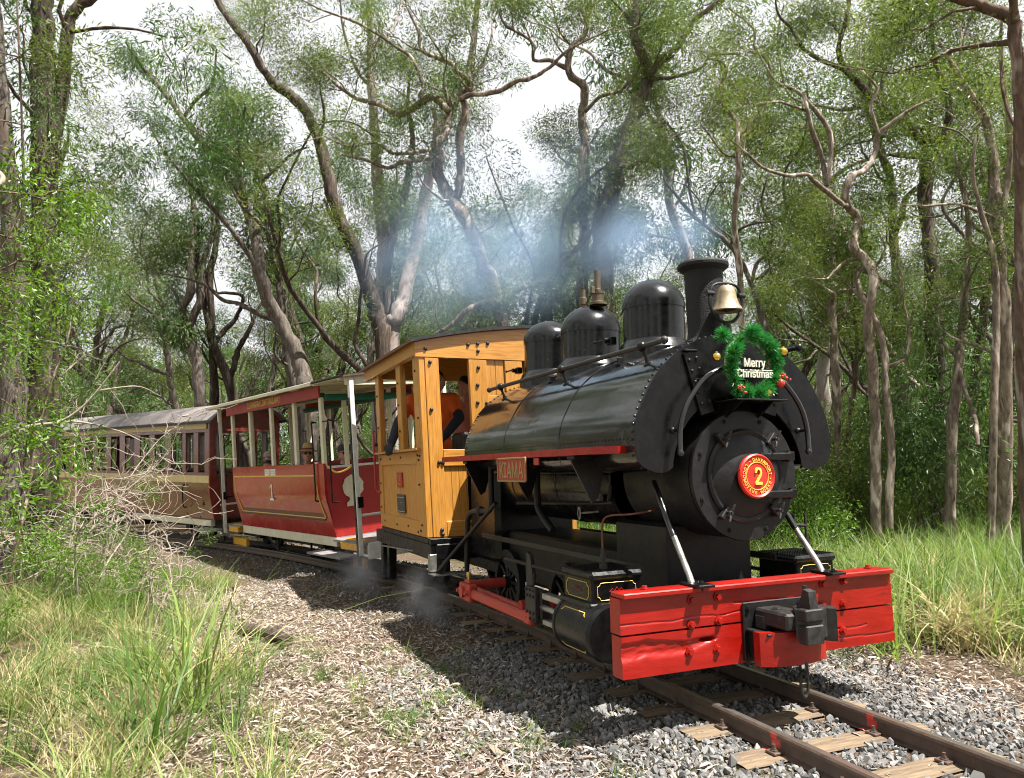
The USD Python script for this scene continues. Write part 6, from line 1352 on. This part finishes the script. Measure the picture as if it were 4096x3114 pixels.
for k, (label, root, top, n, kind, size, low) in enumerate((
        ('gum sapling with hanging bright leaves at the left edge', (-2.6, -4.75, -.1), 3.6, 9, 'bright', .55, 1.2),
        ('tall feathery sapling filling the upper left corner', (-4.2, -5.1, -.1), 5.6, 9, 'fine', .6, 3.0),
        ('low bush of glossy green leaves at the left edge', (-3.6, -4.78, -.1), 1.15, 8, 'bright', .45, .3),
        ('leaning sapling with pale leaves beside the dark left trunks', (-6.6, -5.0, -.1), 4.6, 5, 'gum', .5, 1.6))):
    gg = np.random.default_rng(600 + k); t = thing('gum_sapling', label, 'sapling', V(*root)); b = MB(); tips = []
    P = wander(root, V(.05, .12, 1), top, 10, gg, .10, .05); b.tube(curve(P, 30), np.linspace(.022, .006, len(curve(P, 30))), 7)
    for _ in range(n * 3):
        i = gg.integers(2, 11); q = wander(P[min(i, 10)], V(*gg.normal(0, 1, 2), .1), gg.uniform(.5, 1.4), 6, gg, .25, -.03)
        if q[-1][2] < low: continue
        b.tube(q, np.linspace(.007, .002, 7), 4); tips += [q[-1], q[4], q[3] if gg.random() < .5 else q[5]]
    obj('stem', b, MAT['bark_redbark'], t, smooth=True); tag(foliage(t, kind, tips, gg, size, 'leaves'), kind='stuff')
t = thing('arched_stick', 'pale arched dead stick crossing the sky at the upper left', 'branch', V(-2.2, -5.0, 0)); b = MB()
C = curve([(-.6, -4.4, 2.55), (-.75, -4.28, 2.62), (-.9, -4.1, 2.82), (-.95, -4.05, 2.92), (-.95, -4.2, 3.0), (-.95, -4.55, 3.12), (-1.0, -4.9, 3.2), (-1.1, -5.4, 2.2), (-1.2, -5.7, -.15)], 60); b.tube(C, np.interp(np.linspace(0, 1, len(C)), [0, .5, 1], [.014, .014, .03]), 8); obj('wood', b, MAT['bark_stick'], t, smooth=True)
b = MB(); g = np.random.default_rng(3); t = thing('rotten_log', 'broken weathered log half buried in litter left of the track', 'log', V(-3.75, -2.45, -.1))
C = curve([(-4.1, -2.62, -.10), (-3.85, -2.5, -.085), (-3.6, -2.36, -.09), (-3.42, -2.3, -.11)], 16); b.tube(C, .055 * (1 + g.normal(0, .18, len(C))), 9); obj('wood', b, MAT['bark_dark'], t, smooth=30)
# single tussocks that stand out
for label, c, args, m_ in (('brown dead tussock with hanging dry blades beside the beam', (-.9, 2.75, -.15), (110, .62, .018, .8, None, 81, .14, 1.2), 'blade_straw'), ('large strappy green tussock at the front of the left grass', (-1.9, -3.05, -.16), (60, .95, .016, .75, None, 82, .10, .7), 'blade_green'),
                           ('strappy tussock with crossing long blades at the lower left', (-1.05, -3.25, -.16), (50, .85, .015, .9, None, 83, .12, .6), 'blade_green'), ('pale straw tussock between the grass and the litter', (-2.6, -2.9, -.16), (60, .6, .010, 1.0, None, 84, .12, .8), 'blade_straw')):
    t = thing('tussock', label, 'grass tussock', V(*c)); obj('blades', tussock(*args).moved(lambda v: v + V(*c)), MAT[m_], t, smooth=False, kind='stuff')
